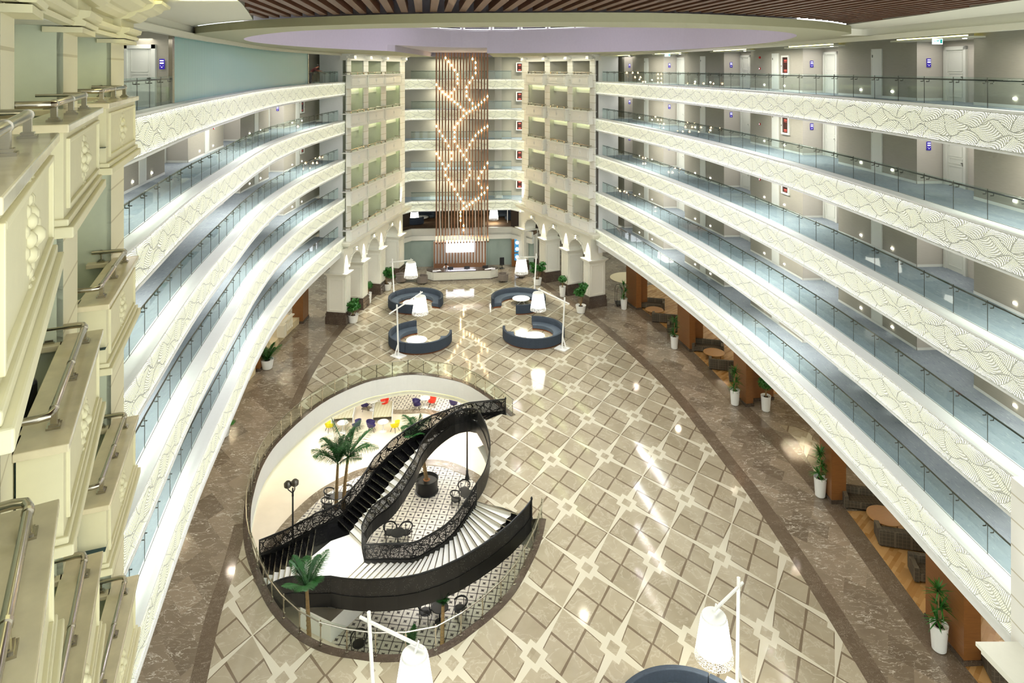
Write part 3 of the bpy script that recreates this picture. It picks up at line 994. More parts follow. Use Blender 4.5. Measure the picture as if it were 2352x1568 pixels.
    for j, (a, b) in enumerate(pr):
        L = (b - a).length; m = (a + b) / 2 - n * (PD_ / 2 - .1)
        t = thing('arcade_pier', f'white panelled pier on a dark marble base, {["nearest", "second", "third", "farthest"][j]} of the far {sw} arcade', 'pier', V((m.x, m.y, 0)), 'arcade piers')
        bs = MB()
        for g, z0, z1 in ((.34, 0, .62), (.26, .62, .8), (.3, .8, .92), (.2, .92, 1.06)): bs.box(m + UP * ((z0 + z1) / 2), (L + g, PD_ + g, z1 - z0), d)
        bs.build('marble_base', PLBASE, t)
        MB().box(m + UP * 2.62, (L + .1, PD_ + .1, 3.12), d).build('shaft', PIERP, t)
        fr = MB()
        for face, (ww, nn, tt) in enumerate(((L, n, d), (L, -n, d), (PD_, -d, n), (PD_, d, n))):
            hd = (PD_ if face < 2 else L) / 2 + .05
            cc = m + nn * (hd + .012); w2 = ww - .36
            for sx in (-1, 1): fr.box(cc + tt * (sx * w2 / 2) + UP * 2.55, (.06, .045, 2.7), tt)
            for zz in (1.22, 3.88): fr.box(cc + UP * zz, (w2 - .06, .045, .06), tt)
        fr.build('panel_molding', PIERP, t)
        cp = MB()
        for g, z0, z1 in ((.16, 4.12, 4.2), (.26, 4.2, 4.28), (.44, 4.28, 4.36), (.56, 4.36, 4.44)): cp.box(m + UP * ((z0 + z1) / 2), (L + g, PD_ + g, z1 - z0), d)
        cp.build('capital', PIERP, t)
    # arcade wall above the piers
    aw = MB(); orn = MB()
    def uz(u, z, o_): return A + d * u + n * o_ + UP * z
    us = [((a - A).dot(d), (b - A).dot(d)) for a, b in pr]
    zs, ztp = 4.44, 6.52
    for (u0, u1) in us:
        aw.box(uz((u0 + u1) / 2, (zs + ztp) / 2, -.65), (u1 - u0, 1.3, ztp - zs), d)
    keys = []
    for j in range(3):
        u0, u1 = us[j][1], us[j + 1][0]; r = (u1 - u0) / 2; uc = (u0 + u1) / 2; hh = min(1.5, r * .95)
        arc = [(uc - r * math.cos(PI * i / 14), zs + hh * math.sin(PI * i / 14)) for i in range(15)]
        for o_, rev in ((0, 0), (-1.3, 1)):
            for i in range(14):
                q = [uz(arc[i][0], arc[i][1], o_), uz(arc[i + 1][0], arc[i + 1][1], o_), uz(arc[i + 1][0], ztp, o_), uz(arc[i][0], ztp, o_)]
                aw.add(q, [(0, 1, 2, 3)])
        for i in range(14):
            aw.add([uz(arc[i][0], arc[i][1], 0), uz(arc[i + 1][0], arc[i + 1][1], 0), uz(arc[i + 1][0], arc[i + 1][1], -1.3), uz(arc[i][0], arc[i][1], -1.3)], [(0, 1, 2, 3)])
        orn = MB(); orn.tube([uz(p, q, .04) for p, q in arc[1:-1]], .07, 6)
        for i in range(2, 13):
            if i % 2 == 0: orn.ball(uz(arc[i][0] * 1.0, arc[i][1] + .12, .05), .12, 6, 4)
        orn.box(uz(uc, zs + hh + .14, .06), (.7, .14, .34), d).box(uz(uc, zs + hh + .34, .08), (.95, .18, .08), d)
        orn.ball(uz(uc, zs + hh + .1, .14), .12, 8, 5)
        single('arch_ornament', orn, PIERP, f'carved plaster garland and keystone around the {bays[j]} arch of the far {sw} arcade', 'ornament', 'arch garlands')
        keys.append(uc)
    struct('wall_' + side, aw, PIERP)
    ups = keys + [(a + b) / 2 for a, b in us]
    for u in ups:
        light('arcade_spot', 'SPOT', uz(u, 6.48, .22), SPOTW, (255, 250, 240), .03, (0, 0, 0), angle=.75, blend=.5)
    for (a, b) in us:
        light('pilaster_uplight', 'SPOT', uz((a + b) / 2, 7.14, .3), SPOTU, (255, 252, 244), .03, (PI, 0, 0), angle=1.1, blend=.8)
    return n, d, op, pa

LT = far_tower('left', (-14.45, 59.8, 0), (-11.7, 74.6, 0), [(806.5, 835.4), (846.3, 875), (887, 919)], [(805, 843), (844.7, 883), (884.5, 924)], [(790, 801), (830, 841), (870, 881.6), (913, 925)])
RT = far_tower('right', (7.6, 62.7, 0), (1.1, 76.0, 0), [(1213.6, 1251), (1263, 1303), (1315, 1354.4)], [(1206.8, 1247.6), (1257.8, 1298.6), (1310.5, 1353)], [(1343.6, 1357), (1293, 1307), (1242, 1255.6), (1191.5, 1206)])

# black armchairs glimpsed behind some balcony rails
def arm_chair_black(loc, rz, label, s=1.0):
    t = thing('balcony_armchair', label, 'armchair', loc, None, rz)
    def L(m, nm, mt=CHARC): return m.build(nm, mt, None)
    parts = []
    b = MB().box((0, 0, .3), (.7, .7, .3)); parts.append((b, 'seat'))
    k = MB().add([(-.42, .25, .2), (.42, .25, .2), (.42, .42, .2), (-.42, .42, .2), (-.5, .34, .98), (.5, .34, .98), (.5, .5, 1.0), (-.5, .5, 1.0)], [(0, 1, 5, 4), (1, 2, 6, 5), (2, 3, 7, 6), (3, 0, 4, 7), (4, 5, 6, 7), (3, 2, 1, 0)])
    parts.append((k, 'backrest'))
    for sx in (-1, 1): parts.append((MB().box((sx * .43, 0, .45), (.14, .8, .5)), 'armrest'))
    for sx in (-1, 1):
        for sy in (-1, 1): parts.append((MB().tube([(sx * .3, sy * .3, 0), (sx * .3, sy * .3, .18)], .025, 6), 'leg'))
    for m_, nm in parts:
        o = m_.build(nm, CHARC, None, bev=.05 if nm != 'leg' else 0); o.parent = t
    t.scale = (s, s, s)
    return t

for j, (k, bay) in enumerate(((3, 1), (2, 1), (1, 1))):
    n, d, op, pa = LT; a, b = op[bay]; c = a.lerp(b, .25) - n * .62
    arm_chair_black(V((c.x, c.y, ZL[k] - .12)), math.atan2(n.y, n.x) + PI / 2, f'black armchair behind the rail of the {ROW[k]} row, middle column, far left tower')

# ------------------------------------------------------------------ near left tower
NB = []
for (x0, y0), (x1, y1) in (((-2.45, 3.2), (-4.23, 6.27)), ((-4.8, 7.3), (-6.3, 10.4)), ((-6.9, 11.6), (-8.0, 14.5))):
    a, b = V((x0, y0, 0)), V((x1, y1, 0)); d = (b - a).normalized(); NB.append((a, b, d, V((d.y, -d.x, 0))))
ztn = H + .62
pil = MB(); edges = []
def pilaster(p, q, n):
    d = (q - p).normalized()
    pil.box((p + q) / 2 - n * .04 + UP * ((7 + ztn) / 2), ((q - p).length, .08, ztn - 7), d)
pl = [(a - n * .42, b - n * .42, d, n) for a, b, d, n in NB]
def lim(j, px): return hit([pl[j][0] - pl[j][2] * 3, pl[j][1] + pl[j][2] * 3], px)[0]
cols = [(lim(0, 33) - pl[0][2] * 1.0, lim(0, 33)), (lim(1, 145), lim(1, 178)), (lim(2, 255), lim(2, 284.5))]
for j, (p, q) in enumerate(cols): pilaster(p, q, NB[j][3])
struct('trim_6', pil, PILA_LIT)
bk, sd, cl = MB(), MB(), MB()
opens = [(pl[0][0] - pl[0][2] * 1.5, cols[0][0], NB[0][3]), (cols[0][1], cols[1][0], NB[1][3]), (cols[1][1], cols[2][0], NB[2][3])]
for k in (5, 4, 3, 2):
    for a, b, n in opens:
        recess(bk, sd, cl, a, b, n, ZL[k] - .12, ztn if k == 5 else ZL[k + 1] - .35, 2.3)
struct('wall_left', bk, GREENW); struct('wall_left', sd, GREENW); struct('ceiling', cl, CEIL)
for k in (5, 4, 3, 2):
    for a, b, n in opens:
        c = (a + b) / 2 - n * 1.3; zt_ = (ztn if k == 5 else ZL[k + 1] - .35) - .06; dd = (b - a).normalized()
        light('recess_fill', 'AREA', c + UP * zt_, BALC * 1.2, (255, 250, 214), 2.2, (0, 0, math.atan2(dd.y, dd.x)), size_y=1.0)  # added fill under each ceiling, lifts the dark recesses of the near tower
fl = MB(); bb = MB()
for k in (5, 4, 3, 2):
    for a, b, n in opens:
        a2, b2 = a - n * 2.3, b - n * 2.3
        fl.add([q + UP * (ZL[k] - .13) for q in (a + n * .4, b + n * .4, b2, a2)], [(0, 1, 2, 3)])
        bb.ribbon(atz([a2 + n * .02, b2 + n * .02], ZL[k] - .12), atz([a2 + n * .02, b2 + n * .02], ZL[k]))
struct('floor', fl, M('teal_dark_carpet', (62, 84, 88), .9, var=.35, scale=5, stretch=(4, .5, 1))); struct('baseboard_left', bb, BASEB)
bmn = MB(); nm = ['front', 'middle', 'rear']
for j, (a, b, d, n) in enumerate(NB):
    for k in (5, 4, 3, 2):
        if (j == 0 and k < 3): continue
        w = ['closest to the camera', 'second along the tower', 'farthest along the tower'][j]
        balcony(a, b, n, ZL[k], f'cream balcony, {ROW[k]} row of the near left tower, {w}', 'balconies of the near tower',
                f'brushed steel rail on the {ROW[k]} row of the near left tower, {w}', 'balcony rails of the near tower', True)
        if k < 5:
            oa, ob, on = opens[j]; dd = (ob - oa).normalized()
            bmn.box((oa + ob) / 2 - on * .62 + UP * (ZL[k + 1] - .75), ((ob - oa).length, .3, .8), dd)
struct('trim_7', bmn, CREAM_LIT)
# entablature of the near tower, swept along the curved plan
path = spline([pl[0][0] - pl[0][2] * 1.4, pl[0][1], (pl[1][0] + pl[1][1]) / 2, pl[1][1], (pl[2][0] + pl[2][1]) / 2, cols[2][1]], 6)
ent = MB()
prof = [(.0, .62), (.14, .62), (.16, .68), (.1, .72), (.2, .76), (.22, .84), (.05, .86), (.05, 1.02), (.18, 1.03), (.3, 1.1), (.34, 1.16), (.42, 1.17), (.62, 1.26), (.68, 1.34), (.8, 1.36), (.82, 1.42), (-.4, 1.42)]
npth = normals(path); npth = [q if q.x > 0 else -q for q in npth]
for i in range(len(prof) - 1):
    A = [q + npth[j] * prof[i][0] + UP * (H + prof[i][1]) for j, q in enumerate(path)]; B = [q + npth[j] * prof[i + 1][0] + UP * (H + prof[i + 1][1]) for j, q in enumerate(path)]
    ent.ribbon(A, B)
e0, en = path[-1], npth[-1]
ent.add([e0 + en * o_ + UP * (H + zz) for o_, zz in prof], [tuple(range(len(prof)))])
for j, (p, q) in enumerate(cols):      # the mouldings break forward over each pilaster
    n = NB[j][3]; dd = (q - p).normalized(); p_, q_ = p - dd * .06, q + dd * .06
    pr_ = [(o_ + .14, zz) for o_, zz in prof[:-1]]
    for i in range(len(pr_) - 1):
        ent.ribbon([x + n * pr_[i][0] + UP * (H + pr_[i][1]) for x in (p_, q_)], [x + n * pr_[i + 1][0] + UP * (H + pr_[i + 1][1]) for x in (p_, q_)])
    for x in (p_, q_): ent.add([x + n * o_ + UP * (H + zz) for o_, zz in pr_ + [(-.1, 1.42), (-.1, .62)]], [tuple(range(len(pr_) + 2))])
    ent.box((p + q) / 2 + n * .0 + UP * (H + .56), ((q - p).length + .12, .5, .08), dd)
struct('trim_8', ent, CREAM_LIT)
# end wall of the near tower block
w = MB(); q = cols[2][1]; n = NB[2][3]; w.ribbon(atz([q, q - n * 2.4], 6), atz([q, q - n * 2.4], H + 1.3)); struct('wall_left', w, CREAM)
c = V((-6.75, 8.7, 0))
arm_chair_black(V((c.x, c.y, ZL[4] - .12)), PI * .8, 'black armchair on the near left tower balcony of the second row, cut by the pilaster', 1.1)
single('cove_light', MB().tube([path[3] + npth[3] * .5 + UP * (H + 1.47), path[-2] + npth[-2] * .5 + UP * (H + 1.47)], .04, 6), LED, 'bright cove strip above the cornice of the near left tower', 'cove light')

# ------------------------------------------------------------------ near right tower: corner pillar and cornice
pp = PD(2341, 1400, 18.0); pz = MB().box(V((pp.x + .45, 18.0, (7.1 + 24) / 2)), (.9, .9, 16.9)); 
pz = MB().box(V((pp.x + .5, 17.2, 8.2)), (1.0, 2.2, 6.2)); struct('trim_9', pz, PILA)
cz = P(2258, 1473, 7.1)
lc = MB()
for o_, z0, z1 in ((.0, 7.0, 7.1), (.1, 6.84, 7.0), (.3, 6.68, 6.84), (.5, 6.5, 6.68)):
    x0, x1, y0, y1 = cz.x + o_, cz.x + 4, cz.y - 6, cz.y - o_ * .7
    lc.prism([(x0 - .2, y1), (x1, y1), (x1, y0), (x0 + .55, y0)], z0, z1)
struct('trim_10', lc, PIERP)
light('pilaster_uplight', 'SPOT', V((pp.x - .25, 17.0, 7.2)), SPOTU * .6, (255, 252, 244), .03, (PI, 0, 0), angle=1.1, blend=.8)
# ------------------------------------------------------------------ end wall of the hall: five short galleries
T1, C1, C2, T2 = V((-12.0, 74.5, 0)), V((-11.17, 76, 0)), V((-.12, 77, 0)), V((1.15, 75.8, 0))
DB = (C2 - C1).normalized(); NB_ = V((DB.y, -DB.x, 0))         # towards the hall
cen = [T1 - V((.5, .9, 0)), C1, C2, T2 + V((.5, -.6, 0))]
oN = [V((.62, -.75, 0)).normalized(), V((.35, -.93, 0)), V((-.12, -.99, 0)), V((-.6, -.8, 0)).normalized()]
for k in (5, 4, 3, 2, 1):
    z = ZL[k]
    t = thing('gallery_fascia', f'backlit white perforated fascia of the {ROW[k]} short gallery behind the slat screen', 'fascia', (C1 + C2) / 2 + UP * (z - 1.2), 'backlit gallery fascias')
    MB().solid(atz(cen, z - 1.14), atz(cen, z - .05), oN, .08).build('perforated_panel', FASCIA, t)
    r = MB()
    for z0, z1 in ((z - 1.19, z - 1.13), (z - .06, z)): r.solid(atz([q + oN[i] * .03 for i, q in enumerate(cen)], z0), atz([q + oN[i] * .03 for i, q in enumerate(cen)], z1), oN, .14)
    r.build('edge_trim', WHITE, t)
    gl = [q - oN[i] * .4 for i, q in enumerate(cen)]
    glass_rail(gl[1:3], z, f'glass balustrade of the {ROW[k]} short gallery behind the slat screen', 'short gallery balustrades', 1.9, inward=1)
    f = MB().prism([q - oN[i] * .06 for i, q in enumerate(cen)] + [C2 + V((9, 9, 0)), C1 + V((-9, 9, 0))], z - .5, z - .1); struct('floor', f, CARPET)
    b1 = C1 - NB_ * 3.0 - DB * 8; b2 = C2 - NB_ * 3.0 + DB * 8
    w = MB().ribbon(atz([b1, b2], z - .12), atz([b1, b2], z + 2.9)); struct('wall_back', w, TAUPE)
    col = PD(1144, 170, 78.6); struct('trim_11', MB().box(V((col.x, 78.6, z + 1.35)), (.8, .6, 2.95), DB), LTAUPE)
    cp = PD(1193.5, 160, 79.3); cabinet(V((cp.x, 79.75, z + .75)), DB, NB_, f'dark red fire hose cabinet in a white frame beside the {ROW[k]} short gallery')
    for sx in (-7.5, 1.6): light('corridor_light', 'AREA', V((sx + .3, 78.2, z + 2.3)), CORR * 2.2, (255, 252, 232), 4, (0, 0, 0), size_y=.6)
cl = MB()
# ------------------------------------------------------------------ mezzanine lounge and reception wall
ZM = 4.3
cm = [T1 + V((-1.6, -2.2, 0)), C1 + V((0, .0, 0)), C2, T2 + V((1.0, -1.2, 0))]
mz = MB()
for z0, z1, o_ in ((3.72, ZM, 0), (3.52, 3.72, -.25), (3.0, 3.52, -.05)):
    q = [p + oN[i] * o_ for i, p in enumerate(cm)]; mz.solid(atz(q, z0), atz(q, z1), oN, .3)
struct('trim_12', mz, CONC)
q = [p - oN[i] * .2 for i, p in enumerate(cm)]
struct('floor', MB().prism(q + [C2 + V((8, 10, 0)), C1 + V((-8, 10, 0))], ZM - .4, ZM - .04), M('brown_patterned_carpet', (84, 66, 46), .9, var=.5, scale=1.4))
q2 = C1 - NB_ * 7 - DB * 9; q3 = C2 - NB_ * 7 + DB * 9
struct('wall_back', MB().ribbon(atz([q2, q3], ZM - .1), atz([q2, q3], 7.2)), DLOUNGE)
struct('ceiling', MB().box((C1 + C2) / 2 - NB_ * 5 + UP * 7.0, (30, 10, .1), DB), M('dark_lounge_ceiling', (40, 38, 34), .6))
for px, dx in ((941, -1), (1173.5, 1)):
    p = PD(px, 500, 77.6); a = V((p.x, 77.4, 0)); b = a + DB * (dx * 3) - NB_ * -2.0
    struct('wall_back', MB().ribbon(atz([a, b], ZM), atz([a, b], 6.35)), DARKW)
fg = [p - oN[i] * .35 for i, p in enumerate(cm)]
struct('wall_back', MB().solid(atz(fg, 0), atz(fg, 3.0), oN, .06), FROST)
struct('wall_back', MB().ribbon([V((-45, 94, -6)), V((45, 94, -6))], [V((-45, 94, 26)), V((45, 94, 26))]), TAUPE)

# slat screen with its light bulbs
SL0, SL1 = PD(1002.4, 300, 75.0), PD(1119.5, 300, 75.75)
sx0 = V((SL0.x, 75.0, 0)); sx1 = V((SL1.x, 75.75, 0))
scr = thing('slat_screen', 'tall walnut slat screen with glass bulbs hanging from ceiling to reception', 'slat screen', (sx0 + sx1) / 2)
NS = 18; slats = []
zlo = H - (526 - HY) * 75.3 / F
for i in range(NS):
    p = sx0.lerp(sx1, i / (NS - 1)); m = MB()
    m.box(p + UP * ((zlo + H + 1.68) / 2), (.17, .26, H + 1.68 - zlo), DB)
    # curved foot sweeping out towards the hall
    pts = [p + UP * zlo, p + NB_ * .12 + UP * (zlo - .35), p + NB_ * .5 + UP * (zlo - .8), p + NB_ * 1.15 + UP * (zlo - 1.2)]
    for a, b in zip(pts, pts[1:]): m.bar(a, b, .15, .24)
    s_ = m.build('slat', WALNUT, scr); slats.append((p, s_))
BUL = [(960,98),(980,123),(999,148),(1018,180),(1038,210),(1037,240),(1037,270),(1016,310),(997,335),(977,360),(897,278),(917,305),(937,328),(957,345),(997,378),(1016,395),(1036,410),(1055,430),(1075,450),(1093,472),(1138,105),(1157,130),(1157,165),(1157,200),(1137,232),(1117,265),(1097,295),(1097,325),(1096,355),(1115,380),(1133,405),(1134,440),(1113,458),(1233,358),(1213,380),(1193,398),(1173,415),(1153,432),(1075,490),(1055,515),(1034,540),(1014,568),(1013,600),(1013,632),(1012,662),(1032,695),(1051,725),(1070,755),(1089,785),(1108,810),(1107,850),(1106,890),(1086,925),(1066,962),(893,560),(912,593),(932,625),(952,657),(971,693),(991,740),(990,780),(968,825),(948,850),(947,890),(967,920),(987,950),(1005,985),(1024,1020),(1043,1050),(1061,1078),(1061,1115),(1230,560),(1210,570),(1190,588),(1170,600),(1150,622),(1131,652),(1111,685),(1090,722),(890,745),(910,775),(929,812),(1226,808),(1205,838),(1184,870),(1164,910),(1163,945),(1183,975),(1182,1020),(1162,1045),(1222,975),(1202,1008),(1142,1055),(1121,1075),(1101,1088),(1081,1100),(1042,1140),(1042,1165),(1041,1195),(1060,1230),(1060,1260)]
bm = bpy.data.meshes.new('bulb')
_b = MB().ball((0, 0, .06), .085, 8, 6).tube([(0, 0, .11), (0, 0, .2)], .03, 6)
bm.from_pydata([tuple(q) for q in _b.v], [], _b.f); bm.materials.append(BULB)
for (x, y) in BUL:
    px = 700 + (x + (y - 620) * .017) / 2.94; py = 100 + y / 2.94
    i = min(range(NS), key=lambda j: abs(CX + slats[j][0].x / slats[j][0].y * F - px))
    p, s_ = slats[i]; Yb = p.y - .2; z = H - (py - HY) * Yb / F
    o = bpy.data.objects.new('bulb', bm); COL.objects.link(o); o.parent = s_
    o.location = p + NB_ * .21 + UP * (z - .06) - ROOT[scr]
for j, x in enumerate((905, 964, 1024, 1082, 1142, 1201)):
    px = 700 + (x + 8) / 2.94; a = PD(px, 100 + 1068 / 2.94, 74.4); b = PD(px + 1.2, 100 + 1300 / 2.94, 73.9)
    single('hanging_rod', MB().tube([a, b], .035, 6), TWHITE, f'slim pale rod hanging in front of the slat screen, {["first","second","third","fourth","fifth","sixth"][j]} from the left', 'rod', 'rods in front of the slat screen')
# lower slats and sign wall
lw = MB(); y0 = 76.1
low = thing('slat_wall', 'walnut slats over a pale panel behind the reception desk, carrying the lit screen', 'slat wall', (sx0 + sx1) / 2 + V((0, .9, 0)))
p0 = PD(997.5, 560, 75.75); p1 = PD(1114.5, 560, 76.4); p0.z = p1.z = 0
lb = MB().box((p0 + p1) / 2 - NB_ * .16 + UP * 1.5, ((p1 - p0).length + .2, .06, 3.0), DB); lb.build('back_panel', WHITE, low)
for i in range(NS):
    p = p0.lerp(p1, i / (NS - 1)); MB().box(p + UP * 1.52, (.15, .2, 2.96), DB).build('slat', WALNUT, low)
MB().box((p0 + p1) / 2 + UP * .25, ((p1 - p0).length + .1, .16, .5), DB).build('kick_board', WALNUT, low)
s0, s1 = PD(1024.5, 565, 75.6), PD(1088.7, 565, 75.95); zc = (s0.z + s1.z) / 2; c = (s0 + s1) / 2; c.z = zc
scn = thing('lit_screen', 'bright white screen with faint lettering on the slats behind the reception', 'screen', c - UP * .66)
MB().box(c, ((s1 - s0).length, .1, 1.34), DB).build('screen_panel', SCREEN, scn)
cu = bpy.data.curves.new('lettering', 'FONT'); cu.body = 'Sueno'; cu.size = .62; cu.align_x = 'CENTER'; cu.align_y = 'CENTER'; cu.extrude = .004
cu.materials.append(M('faint_violet_lettering', (190, 180, 235), .5, emit=(225, 215, 250), es=1.6))
_t = bpy.data.objects.new('lettering_curve', cu); COL.objects.link(_t); bpy.context.view_layer.update()
_m = bpy.data.meshes.new_from_object(_t.evaluated_get(bpy.context.evaluated_depsgraph_get())); bpy.data.objects.remove(_t)
to = bpy.data.objects.new('lettering', _m); COL.objects.link(to); to.parent = scn
to.location = c + NB_ * .06 - ROOT[scn]; to.rotation_euler = (PI / 2, 0, math.atan2(DB.y, DB.x))

# ------------------------------------------------------------------ ceilings
def lp(l, h): return [V((x, y, H + h)) for x, y in l]
HOLE = spline([V((x, y, 0)) for x, y in ((-4.2, 57.7), (-10.4, 47.6), (-12.6, 38.0), (-11.85, 30.2), (-8.2, 24.1), (-4.6, 21.7), (0.2, 20.9), (5.0, 21.3), (8.8, 23.1), (11.45, 27.6), (12.75, 36.0), (11.2, 47.5), (4.6, 55.5))], 8, True)
# the opening runs on as a notch above the slat screen
xl, xr = sx0.x - .6, sx1.x + .6
_h0 = HOLE; HOLE = []; _pos = None; _ys = {}
for q in _h0:
    if q.y > 50 and xl < q.x < xr:
        if _pos is None: _pos = len(HOLE)
        _ys[q.x] = q.y
    else: HOLE.append(q)
notch = [V((xr, _ys[max(_ys)], 0)), V((xr, 77.0, 0)), V((xl, 76.2, 0)), V((xl, _ys[min(_ys)], 0))]
prev = HOLE[_pos - 1]
HOLE[_pos:_pos] = notch if (prev - notch[0]).length < (prev - notch[3]).length else notch[::-1]
lid = [notch[0], notch[1], notch[2], notch[3]] + sorted([q for q in _h0 if q.y > 50 and xl < q.x < xr], key=lambda q: q.x)
struct('ceiling', MB().sheet([lid], H + 1.72), LILAC)
NEAR = spline([V((x, y, 0)) for x, y in ((-12.3, 27.6), (-11.6, 25.0), (-8.1, 21.6), (-4.0, 19.4), (0, 18.7), (4.7, 18.9), (9.4, 21.6), (12.2, 24.6), (12.7, 26.4))], 6)
hc = 1.25
big = [V((-26, 26.5, 0))] + NEAR[::1] + [V((26, 26.5, 0)), V((26, 97, 0)), V((-26, 97, 0))]
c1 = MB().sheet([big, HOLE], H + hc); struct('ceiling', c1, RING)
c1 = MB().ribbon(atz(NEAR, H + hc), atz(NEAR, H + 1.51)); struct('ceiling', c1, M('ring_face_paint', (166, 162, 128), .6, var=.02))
# upper white ceiling with the slatted field cut out
ARC = spline([V((x, y, 0)) for x, y in ((-5.2, 9.0), (-5.6, 12.5), (-6.2, 15.4), (-7.0, 18.0), (-8.3, 21.9))], 6)
left = [V((-20, 5, 0)), V((-5.0, 5, 0))] + ARC + [q for q in NEAR if q.x < -8.4][::-1] + [V((-20, 28.5, 0))]
struct('ceiling', MB().sheet([left], H + 1.53), CEIL)
RB = [V((11.4, 5, 0)), V((11.5, 15.8, 0)), V((11.8, 19.5, 0)), V((11.9, 24.3, 0))]
right = RB + [V((12.7, 26.4, 0)), V((13.9, 27, 0)), V((14.2, 5, 0))]
struct('ceiling', MB().sheet([right], H + 1.53), CEIL)
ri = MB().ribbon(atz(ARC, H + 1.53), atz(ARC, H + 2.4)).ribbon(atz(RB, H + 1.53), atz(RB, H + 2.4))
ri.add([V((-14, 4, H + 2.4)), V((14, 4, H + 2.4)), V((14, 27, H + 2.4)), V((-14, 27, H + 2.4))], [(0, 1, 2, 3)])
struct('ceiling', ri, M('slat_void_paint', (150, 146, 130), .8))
sc_ = thing('slatted_ceiling', 'field of wooden ceiling slats in front of the oval opening', 'ceiling slats', (2.5, 18, H + 1.55))
def cross(poly, p, d):
    """distance along d from p to polyline"""
    best = None
    for a, b in zip(poly, poly[1:]):
        e_ = b - a; den = d.x * e_.y - d.y * e_.x
        if abs(den) < 1e-9: continue
        w = ((a.x - p.x) * e_.y - (a.y - p.y) * e_.x) / den; u = ((a.x - p.x) * d.y - (a.y - p.y) * d.x) / den
        if 0 <= u <= 1 and w > 0 and (best is None or w < best): best = w
    return best
for i in range(-9, 48):
    p = V((-5.3 + i * .40, 9.0, 0)); far = cross(NEAR, p, AX)
    if far is None: continue
    la, lb = cross(ARC, p, AX), cross(RB, p, AX)
    st, end = 0.0, far
    if p.x < -5.2:
        if la is None or la > far: continue
        st = la
    elif p.x > 11.4:
        if lb is None or lb > far: continue
        st = lb
    if end - st < .4: continue
    MB().bar(p + AX * (st + .02) + UP * (H + 1.68), p + AX * (end - .02) + UP * (H + 1.68), .19, .26).build('slat', CSLAT, sc_)
# dome over the oval opening
dm = MB().ribbon(atz(HOLE, H + hc), atz(HOLE, H + 1.74), closed=True).ribbon(atz(_h0, H + 1.72), atz(_h0, H + 3.15), closed=True); struct('wall_dome', dm, LILAC)
dh = resample(_h0 + [_h0[0]], 41)
for i in range(40):
    a, b = dh[i], dh[i + 1]; d = (b - a).normalized(); m = (a + b) / 2
    if m.y < 40: continue
    w = MB().box(m + UP * (H + 3.2), ((b - a).length, .1, .1), d).box(m + UP * (H + 4.9), ((b - a).length, .1, .1), d).box(a + UP * (H + 4.05), (.14, .14, 1.8), d).box(m + UP * (H + 3.4), ((b - a).length, .06, .05), d)
    o = struct('window_1', w, FRAMEW)
    MB().box(m + UP * (H + 4.05), ((b - a).length * .82, .04, 1.5), d).build('pane', DKWIN, o)
struct('ceiling', MB().sheet([HOLE], H + 5.0), LILAC)
# edge of the upper gallery ceilings
for side in ('right', 'left'):
    s = SGN[side]; e = EDGE[side]; n = normals(e); o = [q * -s for q in n]
    b = MB().solid(atz(offset(e, s * .12), H + 1.08), atz(offset(e, s * .12), H + 1.6), o, .2); struct('trim_13', b, CEIL)
    nr = [q for q in e if q.y < 28.5]
    n2 = off(side, WIDE)[:len(nr)]
    struct('ceiling', MB().ribbon(atz(nr, H + 1.26), atz(n2, H + 1.26)), CEIL)
    e2 = offset(e, s * .7)
    if side == 'right':
        pass
# exit signs
for j, (px, py, Y) in enumerate(((1533, 126.5, 47.5), (2153, 95, 24.0))):
    p = PD(px, py, Y); w = .34 if Y < 30 else .36
    t = thing('exit_sign', ['small lit exit sign high over the far part of the top right gallery', 'lit exit sign hanging over the nearest doorway of the top right gallery'][j], 'exit sign', p - UP * .09)
    MB().box(p, (w, .05, .2)).build('sign_panel', EXITM, t)
    g = MB(); yy = p - V((0, .03, 0))
    g.box(yy + V((w * .34, 0, .0)), (w * .2, .006, .14)); g.box(yy + V((.0, 0, .02)), (w * .3, .006, .025)).bar(yy + V((.03, 0, .05)), yy + V((-.05, 0, -.05)), .025, .006).bar(yy + V((-.01, 0, 0)), yy + V((.06, 0, -.05)), .025, .006)
    g.ball(yy + V((.055, 0, .06)), .018, 6, 4)
    g.box(yy + V((-w * .3, 0, 0)), (w * .22, .006, .02))
    g.build('pictogram', EXITG, t)
# ------------------------------------------------------------------ lobby floor and the oval well
RIMP = [(1174,956),(1118,911.6),(1064.5,880),(1005,866),(946,860),(886,868),(828,882.6),(738.6,927),(649,1005),(604.6,1068),(582,1139),(575.6,1193),(580,1255),(604.6,1327),(640,1394),(694,1450),(756,1483),(828,1497),(900,1503),(1000,1488),(1090,1430),(1150,1376),(1185,1327),(1225,1246),(1239,1190)]
RIM = spline([P(x, y) for x, y in RIMP], 5)
IN_ = [P(x, y) for x, y in ((1219,1192),(1157,1166),(1095,1152),(1112,1125),(1122,1095),(1126,1060),(1122,1030),(1112,1000),(1097,974),(1152,951))]
INB = IN_[:3] + spline(IN_[2:9], 4)[1:] + IN_[9:]
HOLEF = RIM + INB
outer = [V((-40, 3, 0)), V((40, 3, 0)), V((40, 93, 0)), V((-40, 93, 0))]
struct('floor', MB().sheet([outer, HOLEF], 0.0), BROWN)
